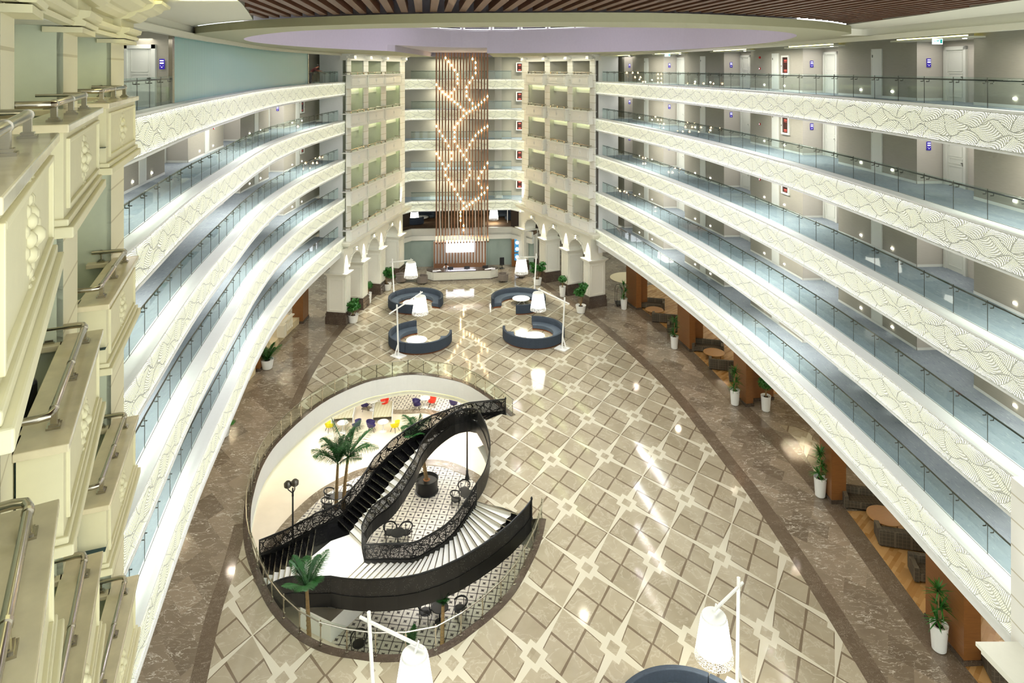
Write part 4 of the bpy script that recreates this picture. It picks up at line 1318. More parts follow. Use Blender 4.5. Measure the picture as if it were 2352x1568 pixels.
# beige patterned field
RBX = spline([V((12.95, 12, 0)), V((12.9, 20, 0)), V((12.84, 25.88, 0)), V((12.64, 30.93, 0)), V((12.30, 35.5, 0)), V((11.95, 38.2, 0)), V((10.61, 47.66, 0)), V((7.98, 57.1, 0)), V((6.3, 62.1, 0)), V((4.3, 66.5, 0)), V((2.74, 70.3, 0))], 5)
far_ = [V((1.2, 71.6, 0)), V((-1.8, 70.6, 0)), V((-5.2, 70.1, 0)), V((-9, 70.3, 0)), V((-12.0, 70.9, 0))]
LBX = spline([V((-12.9, 68.6, 0)), V((-13.9, 63, 0)), V((-14.35, 58, 0)), V((-14.5, 53.4, 0)), V((-14.40, 48.7, 0)), V((-14.0, 44.6, 0))], 5)
lowl = spline([V((-12.95, 33.4, 0)), V((-12.34, 30.6, 0)), V((-11.84, 27.75, 0)), V((-11.05, 24.7, 0)), V((-9.9, 20, 0)), V((-8.2, 12, 0))], 5)
# the field follows the rim of the well between the two places where its left edge meets it
iA = min(range(len(RIM)), key=lambda i: (RIM[i] - LBX[-1]).length); iB = min(range(len(RIM)), key=lambda i: (RIM[i] - lowl[0]).length)
poly = RBX + far_ + LBX + RIM[:iA + 1][::-1] + INB[::-1] + RIM[iB:][::-1] + lowl
struct('floor', MB().sheet([poly], .006), BEIGE)
# dark marble borders
def border(line, w, z=.009):
    struct('floor', MB().ribbon(atz(line, z), atz(offset(line, w), z)), DBROWN)
border(RBX, -.75); border(LBX, -.6); border(lowl, -.6)
lounge = spline([P(x, y) for x, y in ((1437, 690), (1480, 722), (1560, 795), (1700, 925))], 4)
W0 = lambda px, py: P(px, py)
LN = spline([V((16.95, 14, 0)), V((16.95, 22, 0)), P(2152, 1450), P(2040, 1300), P(1960, 1192), P(1890, 1105), P(1800, 1010), P(1690, 905), P(1600, 815), P(1520, 745), P(1462, 700)], 5)
border(LN, .95)
fa_ = [q for q in LN if q.y > 46.3]; ne_ = [q for q in LN if q.y < 34.3]
struct('floor', MB().sheet([fa_ + [V((14, 70, 0)), V((36, 70, 0)), V((36, 46.5, 0))]], .012), PARQ)
struct('floor', MB().sheet([ne_ + [V((36, 34.3, 0)), V((36, 14, 0))]], .012), PARQ)
# second beige patch seen through the right-hand opening
struct('floor', MB().prism([P(1790, 975), P(1850, 985), P(1900, 1040), P(1880, 1100), P(1830, 1010)], .013, .016), BEIGE)
# slab ring, soffit and lower floor
rim_in = RIM
nr = normals(RIM)
struct('wall_well', MB().ribbon(atz(RIM, 0), atz(RIM, -1.15)).ribbon(atz(offset(RIM, -.18), -1.0), atz(offset(RIM, -.18), -1.5)).ribbon(atz(RIM, -1.15), atz(offset(RIM, -.18), -1.15)), CREAM)
single('cove_light', MB().tube(atz(offset(RIM, -.1), -1.2), .035, 5), M('olive_cove', (220, 210, 150), .5, emit=(250, 238, 170), es=.8), 'dim cove strip running around the slab edge of the oval well', 'cove light')
kb = MB(); kb.solid(atz(offset(RIM, -.0), .02), atz(offset(RIM, -.34), .02), [UP] * len(RIM), .04)
struct('trim_14', kb, PLBASE)
struct('ceiling', MB().sheet([[V((-38, 5, 0)), V((30, 5, 0)), V((30, 75, 0)), V((-38, 75, 0))], HOLEF], -1.45), CEIL)
struct('floor', MB().sheet([[V((-38, 8, 0)), V((30, 8, 0)), V((30, 75, 0)), V((-38, 75, 0))]], ZB), CREAMF)
# patterned cement tile field with a marble ring
Q = lambda x, y: P(x, y, ZB)
arcp = spline([Q(x, y) for x, y in ((600, 1345), (640, 1255), (690, 1190), (743, 1140), (800, 1106), (846, 1087), (930, 1072), (1006, 1071), (1051, 1085), (1090, 1107), (1140, 1150))], 5)
tile = arcp + [Q(1240, 1300), Q(1240, 1530), Q(1050, 1600), Q(760, 1475), Q(843, 1398), Q(760, 1398)]
struct('floor', MB().sheet([tile], ZB + .012), CEMENT)
struct('floor', MB().ribbon(atz(offset(arcp, .0), ZB + .02), atz(offset(arcp, .75), ZB + .02)), BROWN)
bk_ = spline([Q(x, y) for x, y in ((840, 931), (880, 938), (930, 941), (985, 940), (1060, 960))], 4)
struct('floor', MB().sheet([bk_ + [Q(1130, 930), Q(1100, 890), Q(840, 890)]], ZB + .012), CEMENT)
struct('floor', MB().ribbon(atz(bk_, ZB + .02), atz(offset(bk_, -.7), ZB + .02)), BROWN)
wl = [Q(690, 1440), Q(760, 1475), Q(840, 1398)]
struct('wall_basement', MB().ribbon(atz(wl, ZB), atz(wl, -4.5)), CREAM)
for x, y in ((-20, 46), (-12, 50), (-5, 54), (1, 50), (-16, 60), (-4, 62)):
    light('basement_light', 'AREA', (x, y, -1.6), BASEL, (255, 250, 242), 4, (0, 0, 0))
for x, y in ((-9, 36), (-9, 43), (-5, 40), (-4, 29)):
    light('basement_light', 'AREA', (x, y, -1.9), BASEL * .22, (255, 250, 242), 1.0, (0, 0, 0))

# glass rail around the well
def well_rail():
    t = thing('well_balustrade', 'glass balustrade with slim steel posts around the oval stair well', 'glass railing', RIM[40])
    path = offset(RIM, -.12)
    # posts spaced as seen: about 1 m at the back, wider on the flanks
    n = 46; q = resample(path, n + 1); hr = []
    for i in range(n + 1):
        a = q[i]; b = q[min(i + 1, n)]; d = (q[min(i + 1, n)] - q[max(i - 1, 0)]).normalized(); nn = V((-d.y, d.x, 0))
        pm = MB().box(a + UP * .5, (.05, .025, 1.0), d).box(a + UP * .03, (.1, .08, .03), d).tube([a + UP * .92, a + nn * -.09 + UP * .98], .014, 6)
        for zz in (.22, .78): pm.box(a + UP * zz + nn * .02, (.1, .05, .05), d)
        pm.build('post', STEEL, t)
        hr.append(a - nn * .09 + UP * .99)
        if i < n: MB().box((a + b) / 2 + UP * .56, ((b - a).length - .06, .014, .92), b - a).build('glass_panel', GLASSW, t)
    MB().tube(hr, .026, 8).build('handrail', STEEL, t)
well_rail()

# ------------------------------------------------------------------ the black staircase
ZLAND = -3.9
def pxsample(pts, n):
    q = resample([V((x, y, 0)) for x, y in pts], n); return [(p.x, p.y) for p in q]
OA = [(775,1193),(788,1182),(798,1170),(807,1159),(816,1148.5),(825,1138),(834,1125.5),(842.5,1113),(851,1099),(860,1085),(874,1071),(888,1056),(902,1042),(920,1029),(936,1016.6),(953,1006),(971.5,996),(990.6,987),(1010,979.5),(1028,973),(1047.5,965.5),(1077,957),(1102,954.5),(1119,953),(1134,951.6),(1152,950)]
IA = [(830,1248),(838,1227),(847,1211),(857,1199),(868,1189),(880,1180),(893,1171),(905,1159),(915,1146),(925,1130),(935,1115),(945,1101),(953,1085),(960,1068),(967,1052),(976,1038),(987,1024),(999,1011),(1013,999),(1028,988),(1045,978),(1062,972),(1074,971),(1084,972),(1091,973),(1097,974)]
IBp = [(838,1290),(853,1290),(868,1290),(882.5,1289),(898,1289),(913,1289),(926,1289),(940,1289),(955,1286),(966,1281.5),(977,1275),(988.6,1269),(1000,1262.5),(1011,1256),(1021,1249),(1031,1240),(1040,1231.5),(1048,1222),(1055,1212.5),(1062,1202.5),(1068,1193),(1074,1184),(1080,1174.5),(1085,1166),(1090,1159),(1095,1152)]
_ob = [(0,760,1366),(2,785,1371),(4,812,1374),(6,842,1376),(8,876,1375),(10,915,1373),(12,960,1365),(14,1010,1349),(16,1055,1328),(18,1098,1302),(20,1138,1274),(22,1172,1246),(24,1204,1212),(25,1219,1192)]
OBp = []
for i in range(26):
    for (i0, x0, y0), (i1, x1, y1) in zip(_ob, _ob[1:]):
        if i0 <= i <= i1 and len(OBp) == i: k_ = (i - i0) / (i1 - i0); OBp.append((x0 + (x1 - x0) * k_, y0 + (y1 - y0) * k_))
OCp = [(725.6,1215),(711.6,1225),(696,1232.6),(681,1240.5),(665.7,1249),(651.6,1256),(636,1262),(622,1268),(608,1273.5),(596,1278)]
ICp = [(700,1368),(686,1366),(672,1366),(658,1368),(645,1372),(632,1377),(620,1383),(609,1390),(599,1398),(590,1406)]
def flight(Opx, Ipx, z0, dz, n):
    """list of (outer, inner) nosing points"""
    return [(P(*Opx[i], z0 + dz * i), P(*Ipx[i], z0 + dz * i)) for i in range(n)]
FA = flight(OA, IA, ZLAND + .15, .15, 26); FB = flight(OBp, IBp, ZLAND + .15, .15, 26); FC = flight(OCp, ICp, ZLAND, -.16, 10)
st = thing('grand_staircase', 'black staircase with white treads curving down through the oval well', 'staircase', P(800, 1290, ZLAND))
tread_n = 0
def steps(fl, rise, bfrac, up=True):
    wt, bt, rs, ns = MB(), MB(), MB(), []
    n = len(fl)
    for i in range(n):
        o, a = fl[i]
        if up: o2, a2 = fl[i + 1] if i + 1 < n else (None, None)
        else: o2, a2 = fl[i - 1] if i > 0 else (None, None)
        z = o.z
        s0 = o.lerp(a, bfrac)
        if o2 is not None:
            o3, a3 = V((o2.x, o2.y, z)), V((a2.x, a2.y, z)); s1 = o3.lerp(a3, bfrac)
            bt.add([o, s0, s1, o3], [(0, 1, 2, 3)]); wt.add([s0, a, a3, s1], [(0, 1, 2, 3)])
        dn = UP * -abs(rise)
        bt.add([o, s0, s0 + dn, o + dn], [(0, 1, 2, 3)]); rs.add([s0, a, a + dn, s0 + dn], [(0, 1, 2, 3)])
        ns.append(MB().bar(o + UP * .012, a + UP * .012, .05, .02))
    return wt, bt, rs, ns
W_, B_, R_, N_ = MB(), MB(), MB(), MB()
def merge(d, s):
    o = len(d.v); d.v += s.v; d.f += [[i + o for i in f] for f in s.f]; d.uv += s.uv
for fl, up, bf, nm in ((FA, True, .52, 'upper_flight'), (FB, True, .36, 'front_flight'), (FC, False, .45, 'lower_flight')):
    wt, bt, rs, ns = steps(fl, .15 if up else .16, bf, up)
    f_ = wt.build(nm, WHTST, st); bt.build('black_tread_border', BLKST, f_); rs.build('riser', RISER, f_); [q.build('nosing_strip', STEEL, f_) for q in ns]
    so = MB().ribbon([q[0] - UP * .5 for q in fl], [q[1] - UP * .5 for q in fl]); so.build('soffit', BLACK, f_)
# landing
zl = ZLAND
lw_ = [FA[0][0].lerp(FA[0][1], .52), FA[0][1], P(832, 1268, zl), FB[0][1], FB[0][0], FC[0][1], FC[0][0].lerp(FC[0][1], .45), P(760, 1242, zl)]
lb_ = [FA[0][0], FA[0][0].lerp(FA[0][1], .52), P(760, 1242, zl), FC[0][0].lerp(FC[0][1], .45), FC[0][0], P(752, 1205, zl)]
ld = MB().sheet([[q for q in lw_]], zl).build('landing', WHTST, st)
MB().sheet([[q for q in lb_]], zl + .002).build('black_border', BLKST, ld)
MB().sheet([[FA[0][0], FA[0][1], FB[0][1], FB[0][0], FC[0][1], FC[0][0]]], zl - .3).build('soffit', BLACK, ld)
# balustrades: stringer, perforated screen and handrail
def balus(line, name, label=None, solid=False, h=.95, drop=.55):
    p = [V(q) for q in line]; t0 = MB()
    n = normals(p)
    t0.solid([q - UP * drop for q in p], [q + UP * .12 for q in p], n, .05)
    o = t0.build('stringer', BLACK, st)
    MB().solid([q + UP * .12 for q in p], [q + UP * (h - .08) for q in p], n, .012, 0, (0, h - .2)).build('perforated_screen', PERF if not solid else BLKPN, o)
    MB().tube([q + UP * (h - .02) - n[i] * .02 for i, q in enumerate(p)], .045, 7).build('handrail', BLACK, o)
    ps = resample(p, max(2, int(length(p) / 1.6)))
    MB().tube([ps[0] + UP * -.1, ps[0] + UP * h], .035, 6).build('newel_post', BLACK, o)
    return o
def m_speck():
    m, nt, b = base('dark_panel_with_fine_perforation')
    u, v, w = sep(coord('UV'))
    d = nd('ShaderNodeTexVoronoi', feature='F1'); d.voronoi_dimensions = '2D'; ln(comb(u, v), d.inputs['Vector']); d.inputs['Scale'].default_value = 11.0
    n = noise(comb(u, v), 3.0, 2)
    k = (E(d.outputs['Distance']) < .09) * (n > .52)
    ln(mix(k, (30, 28, 26), (150, 150, 140)), b.inputs['Base Color']); b.inputs['Roughness'].default_value = .45
    return m
BLKPN = m_speck()
outA = [q[0] for q in FA]; inA = [q[1] for q in FA]; outB = [q[0] for q in FB]; inB = [q[1] for q in FB]
outC = [q[0] for q in FC]; inC = [q[1] for q in FC]
balus([outC[-1]] + outC[::-1][1:] + [P(752, 1205, zl)] + outA + [P(1160, 949)], 'outer')
balus(spline([P(836, 1262, zl)] + inA[::2] + [inA[-1]], 3), 'inner')
balus(spline(IN_[2:9][::-1], 4), 'rim', solid=True)
balus(inB + [], 'inner')
balus(inC[::-1] + outB, 'front', solid=True)
balus([P(834, 1264, zl), P(840, 1276, zl), P(838, 1290, zl)], 'inner')
for q in (P(1161, 952), P(1221, 1193)):
    MB().lathe([(.06, 0), (.06, .1), (.035, .16), (.035, .5), (.05, .55), (.035, .6), (.03, .95), (.055, 1.0), (.06, 1.06), (.03, 1.12), (.0, 1.16)], q, 10).build('newel_post', BLACK, st)
# ------------------------------------------------------------------ round sofas, tables and lamps
def ring(mb, c, r0, r1, z0, z1, a0, a1, n=40):
    A = [PI / 180 * (a0 + (a1 - a0) * i / n) for i in range(n + 1)]; c = V(c)
    pt = lambda r, a, z: c + V((r * math.cos(a), r * math.sin(a), z))
    vs = []
    for a in A: vs += [pt(r0, a, z0), pt(r1, a, z0), pt(r1, a, z1), pt(r0, a, z1)]
    fs = [(0, 1, 2, 3), (4 * n + 3, 4 * n + 2, 4 * n + 1, 4 * n)]
    for i in range(n):
        for k in range(4):
            k2 = (k + 1) % 4; fs.append((4 * i + k, 4 * (i + 1) + k, 4 * (i + 1) + k2, 4 * i + k2))
    return mb.add(vs, fs)

def round_sofa(c, a0, a1, label, seam, R=2.56):
    t = thing('round_sofa', label, 'sofa', c, 'slate blue curved sofas')
    p = MB(); ring(p, c, R - .86, R - .1, 0, .12, a0 + .5, a1 - .5); p.build('plinth', PLINTH, t)
    b = MB(); ring(b, c, R - .2, R, .12, .9, a0, seam - .3); ring(b, c, R - .2, R, .12, .9, seam + .3, a1); b.build('backrest', NAVY, t, bev=.03)
    s = MB(); ring(s, c, R - .92, R - .2, .12, .45, a0 + 1, seam - .3); ring(s, c, R - .92, R - .2, .12, .45, seam + .3, a1 - 1); s.build('seat', NAVYD, t, bev=.04)
    return t
S_FL, S_FR, S_BL, S_BR = V((-7.44, 55.4, 0)), V((1.78, 56.35, 0)), V((-9.02, 64.0, 0)), V((.6, 64.0, 0))
round_sofa(S_FL, 105, 368, 'curved slate blue sofa on the left, nearest the stair well, open towards the back', 250)
round_sofa(S_FR, -187, 92, 'curved slate blue sofa on the right, nearest the stair well, open towards the back', -20)
round_sofa(S_BL, -22, 281, 'curved slate blue sofa on the left, nearer the reception, open towards the front', 150)
round_sofa(S_BR, -96, 200, 'curved slate blue sofa on the right, nearer the reception, open towards the front', 20)
round_sofa(V((5.7, 21.9, 0)), 0, 250, 'slate blue sofa back cut by the bottom edge of the picture', 60)

def round_table(c, label, r=.84):
    t = thing('coffee_table', label, 'coffee table', c, 'round white coffee tables')
    MB().lathe([(r - .04, .42), (r, .44), (r, .47), (r - .01, .48)], c, 32).build('table_top', TWHITE, t, smooth=True)
    for i in range(4):
        a = PI / 4 + PI / 2 * i; d = V((math.cos(a), math.sin(a), 0)); d2 = V((math.cos(a + 2.2), math.sin(a + 2.2), 0))
        MB().bar(c + d * .5 + UP * .01, c + d2 * .32 + UP * .42, .05, .04).build('leg', LAMPW, t)
def tb(x, y): return P(x, y, .48)
for (x, y), l in (((957, 779.5), 'round white table lit from above inside the front left sofa'), ((1228, 769.5), 'round white table lit from above inside the front right sofa'), ((946, 694), 'round white table half hidden by a lamp inside the back left sofa'), ((1197, 684.5), 'round white table inside the back right sofa')):
    q = tb(x, y); round_table(V((q.x, q.y, 0)), l)

def arm_lamp(basept, top, armend, sh, label, armback, shape=True):
    """tall lamp: leaning pole on a plate, cross arm, big shade hung from the arm end; sh = middle of the shade's top"""
    t = thing('arm_floor_lamp', label, 'floor lamp', basept, 'tall white arm lamps')
    d = (armend - top); d.z = 0; d.normalize(); y = V((-d.y, d.x, 0))
    MB().box(basept + UP * .04, (1.0, .8, .08), V((.8, -.6, 0))).build('base_plate', LAMPW, t, bev=.01)
    MB().tube([basept + UP * .06, top], .065, 10).build('pole', LAMPW, t)
    MB().tube([basept - d * .42 + UP * .06, basept.lerp(top, .24)], .05, 8).build('brace', LAMPW, t)
    k = .92; js = basept.lerp(top, k)
    MB().tube([js - (armend - js).normalized() * armback, armend + (armend - js).normalized() * .2], .055, 8).build('arm', LAMPW, t)
    MB().tube([armend + UP * .16, sh], .035, 8).build('hanger', LAMPW, t)
    s = MB().lathe([(.40, 0), (.43, -.04), (.60, -1.12)], sh, 32, cap=False).build('lamp_shade', SHADE, t, smooth=True)
    MB().lathe([(.0, .02), (.40, .02), (.43, -.03), (.40, -.03)], sh, 32).build('shade_cap', LAMPW, s)
    MB().lathe([(.60, -1.10), (.655, -1.40)], sh, 40, cap=False).build('lace_skirt', LACE, s, smooth=True)
    for q in (-.2,):
        light('lamp_bulb', 'POINT', sh + UP * -1.0, LAMPP, (255, 248, 232), .25)
    return t
def onpx(x, y, Y): return PD(x, y, Y)
bl = P(915, 818); arm_lamp(bl, onpx(911.6, 699.5, bl.y), onpx(966, 673, 54.6), onpx(965, 680, 54.6), 'tall white arm lamp standing before the front left sofa', .8)
bl = P(1291, 801); arm_lamp(bl, onpx(1297, 683, bl.y), onpx(1240, 665, 55.8), onpx(1236, 672, 55.8), 'tall white arm lamp standing before the front right sofa', .5)
bl = P(891, 692); arm_lamp(V((bl.x + .6, bl.y, 0)), onpx(900.7, 594, bl.y), onpx(944, 597, 64.2), onpx(944, 602, 64.2), 'tall white arm lamp behind the back left sofa', .3)
bl = P(1227, 678); arm_lamp(bl, onpx(1232, 582, bl.y), onpx(1197.5, 590, 65), onpx(1197.5, 593.5, 65), 'tall white arm lamp behind the back right sofa', .2)
tp = onpx(847, 1405, 22.9); arm_lamp(V((tp.x + .22, 22.9, 0)), tp, onpx(962, 1482, 21.9), onpx(952, 1502, 21.75), 'tall white arm lamp at the bottom edge, over the well rail', .4)
tp = onpx(1696.5, 1326, 24.5); arm_lamp(V((tp.x - .12, 24.3, 0)), tp, onpx(1645, 1397, 23.4), onpx(1640, 1414, 23.35), 'tall white arm lamp at the bottom edge beside the cut sofa', .3)
# lamps of the mezzanine
for (px, py, l, s) in ((952, 486, 'glowing lamp shade hanging in the mezzanine lounge, left of the slat screen', 0), (1134, 481, 'glowing lamp shade hanging in the mezzanine lounge, right of the slat screen', 1)):
    sh = PD(px, py, 79.0); t = thing('mezzanine_lamp', l, 'lamp', sh - UP * 1.2, 'mezzanine lamp shades')
    a = MB().lathe([(.42, 0), (.52, -.9)], sh, 24, cap=False).build('lamp_shade', SHADE, t)
    MB().lathe([(.0, .02), (.42, .02), (.42, 0)], sh, 24).build('shade_cap', LAMPW, a); MB().lathe([(.52, -.9), (.56, -1.15)], sh, 24, cap=False).build('lace_skirt', LACE, a)
    MB().tube([sh, sh + UP * .5, sh + V((1.6 if s else -.9, .4, 1.0 if not s else .1))], .04, 6).build('arm', LAMPW, t)
    MB().tube([sh + V((1.6 if s else -.9, .4, .5)), V((sh.x + (1.6 if s else -.9), sh.y + .4, ZM - .04))], .05, 6).build('pole', LAMPW, t)
    light('lamp_bulb', 'POINT', sh - UP * .8, LAMPP * .5, (255, 246, 226), .3)

def dark_sofa(c, a0, a1, label, R=1.5):
    t = thing('mezzanine_sofa', label, 'sofa', c, 'dark curved sofas on the mezzanine')
    b = MB(); ring(b, c, R - .18, R, .1, .85, a0, a1, 24); b.build('backrest', NAVY, t); s_ = MB(); ring(s_, c, R - .75, R - .18, .1, .42, a0 + 2, a1 - 2, 24); s_.build('seat', NAVYD, t); p_ = MB(); ring(p_, c, R - .7, R - .1, 0, .1, a0 + 3, a1 - 3, 24); p_.build('plinth', BLACK, t)
zm_ = ZM - .04
for px, Y, a0, a1, l in ((972, 81.3, 20, 230, 'dark curved sofa on the mezzanine, left of the slat screen'), (1152, 81.6, -60, 170, 'dark curved sofa on the mezzanine, right of the slat screen'), (950, 79.4, 190, 330, 'dark sofa back at the left edge of the mezzanine')):
    dark_sofa(V(((px - CX) * Y / F, Y, zm_)), a0, a1, l)
q = V(((966 - CX) * 80.3 / F, 80.3, zm_)); t = thing('oval_table', 'white oval table on the mezzanine, left of the slat screen', 'coffee table', q)
m_ = MB().lathe([(.9, .42), (.95, .45), (.9, .48)], q, 28); m_.build('table_top', TWHITE, t); MB().lathe([(.4, 0), (.1, .06), (.1, .42)], q, 14).build('pedestal', TWHITE, t)
def tub_chair(name, c, rz, mat, label, grp, r=.42, h=.78, leg=DSTEEL):
    t = thing(name, label, 'armchair', c, grp)
    b = MB(); ring(b, c, r - .09, r, .16, h, rz + 35, rz + 325, 24); b.build('shell', mat, t, bev=.03)
    MB().lathe([(r - .1, .2), (r - .08, .25), (r - .08, .4), (r - .12, .44)], c, 20).build('seat', mat, t)
    for i in range(4):
        a = PI / 4 + PI / 2 * i + math.radians(rz); d = V((math.cos(a), math.sin(a), 0)); MB().tube([c + d * (r - .12), c + d * (r - .12) + UP * .2], .02, 6).build('leg', leg, t)
    return t
for (x, y, rz, l) in ((920, 648, 200, 'grey tub chair left of the reception desk, the outer one'), (970, 651, 160, 'grey tub chair left of the reception desk, close to its end'), (1156, 646, 20, 'grey tub chair right of the reception desk, close to its end'), (1197, 636, -20, 'grey tub chair right of the reception desk, half behind a lamp')):
    q = P(x, y); tub_chair('tub_chair', q, rz, GREYF, l, 'grey tub chairs', .56, .86)
q = P(946, 645); t = thing('side_table', 'low grey table between the two tub chairs left of the desk', 'table', q); MB().box(q + UP * .33, (1.3, .8, .06)).build('table_top', GREYF, t)
for sx in (-1, 1):
    for sy in (-1, 1): MB().tube([q + V((sx * .55, sy * .3, 0)), q + V((sx * .55, sy * .3, .3))], .025, 6).build('leg', DSTEEL, t)

# ------------------------------------------------------------------ reception desk
A0, A1, A2, A3 = V((-9.0, 71.9, 0)), V((-8.2, 71.3, 0)), V((-2.3, 72.1, 0)), V((-1.5, 72.7, 0))
dk = thing('reception_desk', 'long white reception desk with dark top and oval panels', 'reception desk', (A1 + A2) / 2)
d = (A2 - A1).normalized(); n = V((d.y, -d.x, 0))
body = [A0, A1, A2, A3, A3 - n * .5, A0 - n * .5]
MB().prism(body, .05, .9).build('body', PIERP, dk)
MB().prism([q + n * .06 if i < 4 else q - n * .1 for i, q in enumerate(body)], .9, .96).build('counter_top', M('dark_counter', (70, 56, 48), .25, var=.1), dk)
MB().prism([q - n * .05 if i < 4 else q for i, q in enumerate(body)], 0, .05).build('plinth', PLBASE, dk)
pm = MB(); cm_ = (A1 + A2) / 2
def loop(pts, r=.018):
    for a, b in zip(pts, pts[1:] + pts[:1]): pm.bar(a, b, r * 2, r * 2)
loop([cm_ + n * .01 + d * (1.15 * math.cos(2 * PI * i / 24)) + UP * (.48 + .3 * math.sin(2 * PI * i / 24)) for i in range(24)])
for sx in (-1, 1):
    loop([cm_ + n * .01 + d * (sx * x) + UP * z for x, z in ((1.0, .78), (2.6, .78), (2.78, .62), (2.78, .34), (2.6, .18), (1.0, .18), (1.24, .34), (1.24, .62))])
for a, b in ((A0, A1), (A2, A3)):
    dd = (b - a).normalized(); nn = V((dd.y, -dd.x, 0)); c = (a + b) / 2
    loop([c + nn * .01 + dd * (.3 * x) + UP * (.48 + .32 * z) for x, z in ((-1, .5), (-.5, 1), (.5, 1), (1, .5), (1, -.5), (.5, -1), (-.5, -1), (-1, -.5))])
pm.build('panel_molding', PIERP, dk)
MB().box(cm_ - n * .12 + UP * .97, (2.9, .12, .03), d).build('light_strip', M('violet_white_led', (230, 226, 255), .4, emit=(222, 218, 255), es=1.8), dk)
for j, (u, l) in enumerate(((-1.2, 'black monitor in front of the receptionist'), (.55, 'black monitor in the middle of the reception desk'), (2.5, 'black monitor near the right end of the reception desk'))):
    c = cm_ + d * u - n * .38 + UP * .96; t = thing('monitor', l, 'monitor', c, 'desk monitors')
    MB().box(c + UP * .2, (.6, .03, .3), d).build('display', CHARC, t); MB().box(c + UP * .01, (.2, .14, .02), d).box(c + UP * .05 + n * -.03, (.05, .03, .1), d).build('stand', CHARC, t)
PAPER = M('white_paper', (236, 234, 240), .8)
for j, (u, v_, l) in enumerate(((-2.6, -.3, 'stack of papers at the left end of the reception desk'), (2.55, -.15, 'fan of papers at the right end of the reception desk'), (2.95, -.32, 'sheaf of papers behind the right end papers on the desk'))):
    c = cm_ + d * u + n * v_ + UP * .965; m = MB()
    for i in range(3): m.box(c + d * (.12 * i) + UP * (.012 * i + .006), (.3, .42, .012), V((1, .3 * i, 0)))
    single('paper_stack', m, PAPER, l, 'papers')
for u, l in ((-2.85, 'small card holder on the left end of the reception desk'), (3.3, 'small card holder on the right end of the reception desk')):
    c = cm_ + d * u - n * .05 + UP * .96; single('card_holder', MB().box(c + UP * .07, (.42, .12, .14), d).box(c + UP * .02 + n * .08, (.46, .1, .04), d), PAPER, l, 'card holder', 'card holders', bev=.01)
q = P(1153, 617); t = thing('office_chair', 'black office chair behind the right end of the reception desk', 'office chair', q)
MB().box(q + V((0, 0, .5)), (.5, .5, .08)).build('seat', CHARC, t, bev=.03); MB().box(q + V((0, -.24, .95)), (.5, .07, .75), V((1, .25, 0))).build('backrest', CHARC, t, bev=.04)
MB().tube([q + UP * .1, q + UP * .48], .04, 8).build('gas_lift', DSTEEL, t)
for i in range(5):
    a = 2 * PI * i / 5; MB().tube([q + UP * .12, q + V((.3 * math.cos(a), .3 * math.sin(a), .05))], .025, 6).build('leg', CHARC, t)

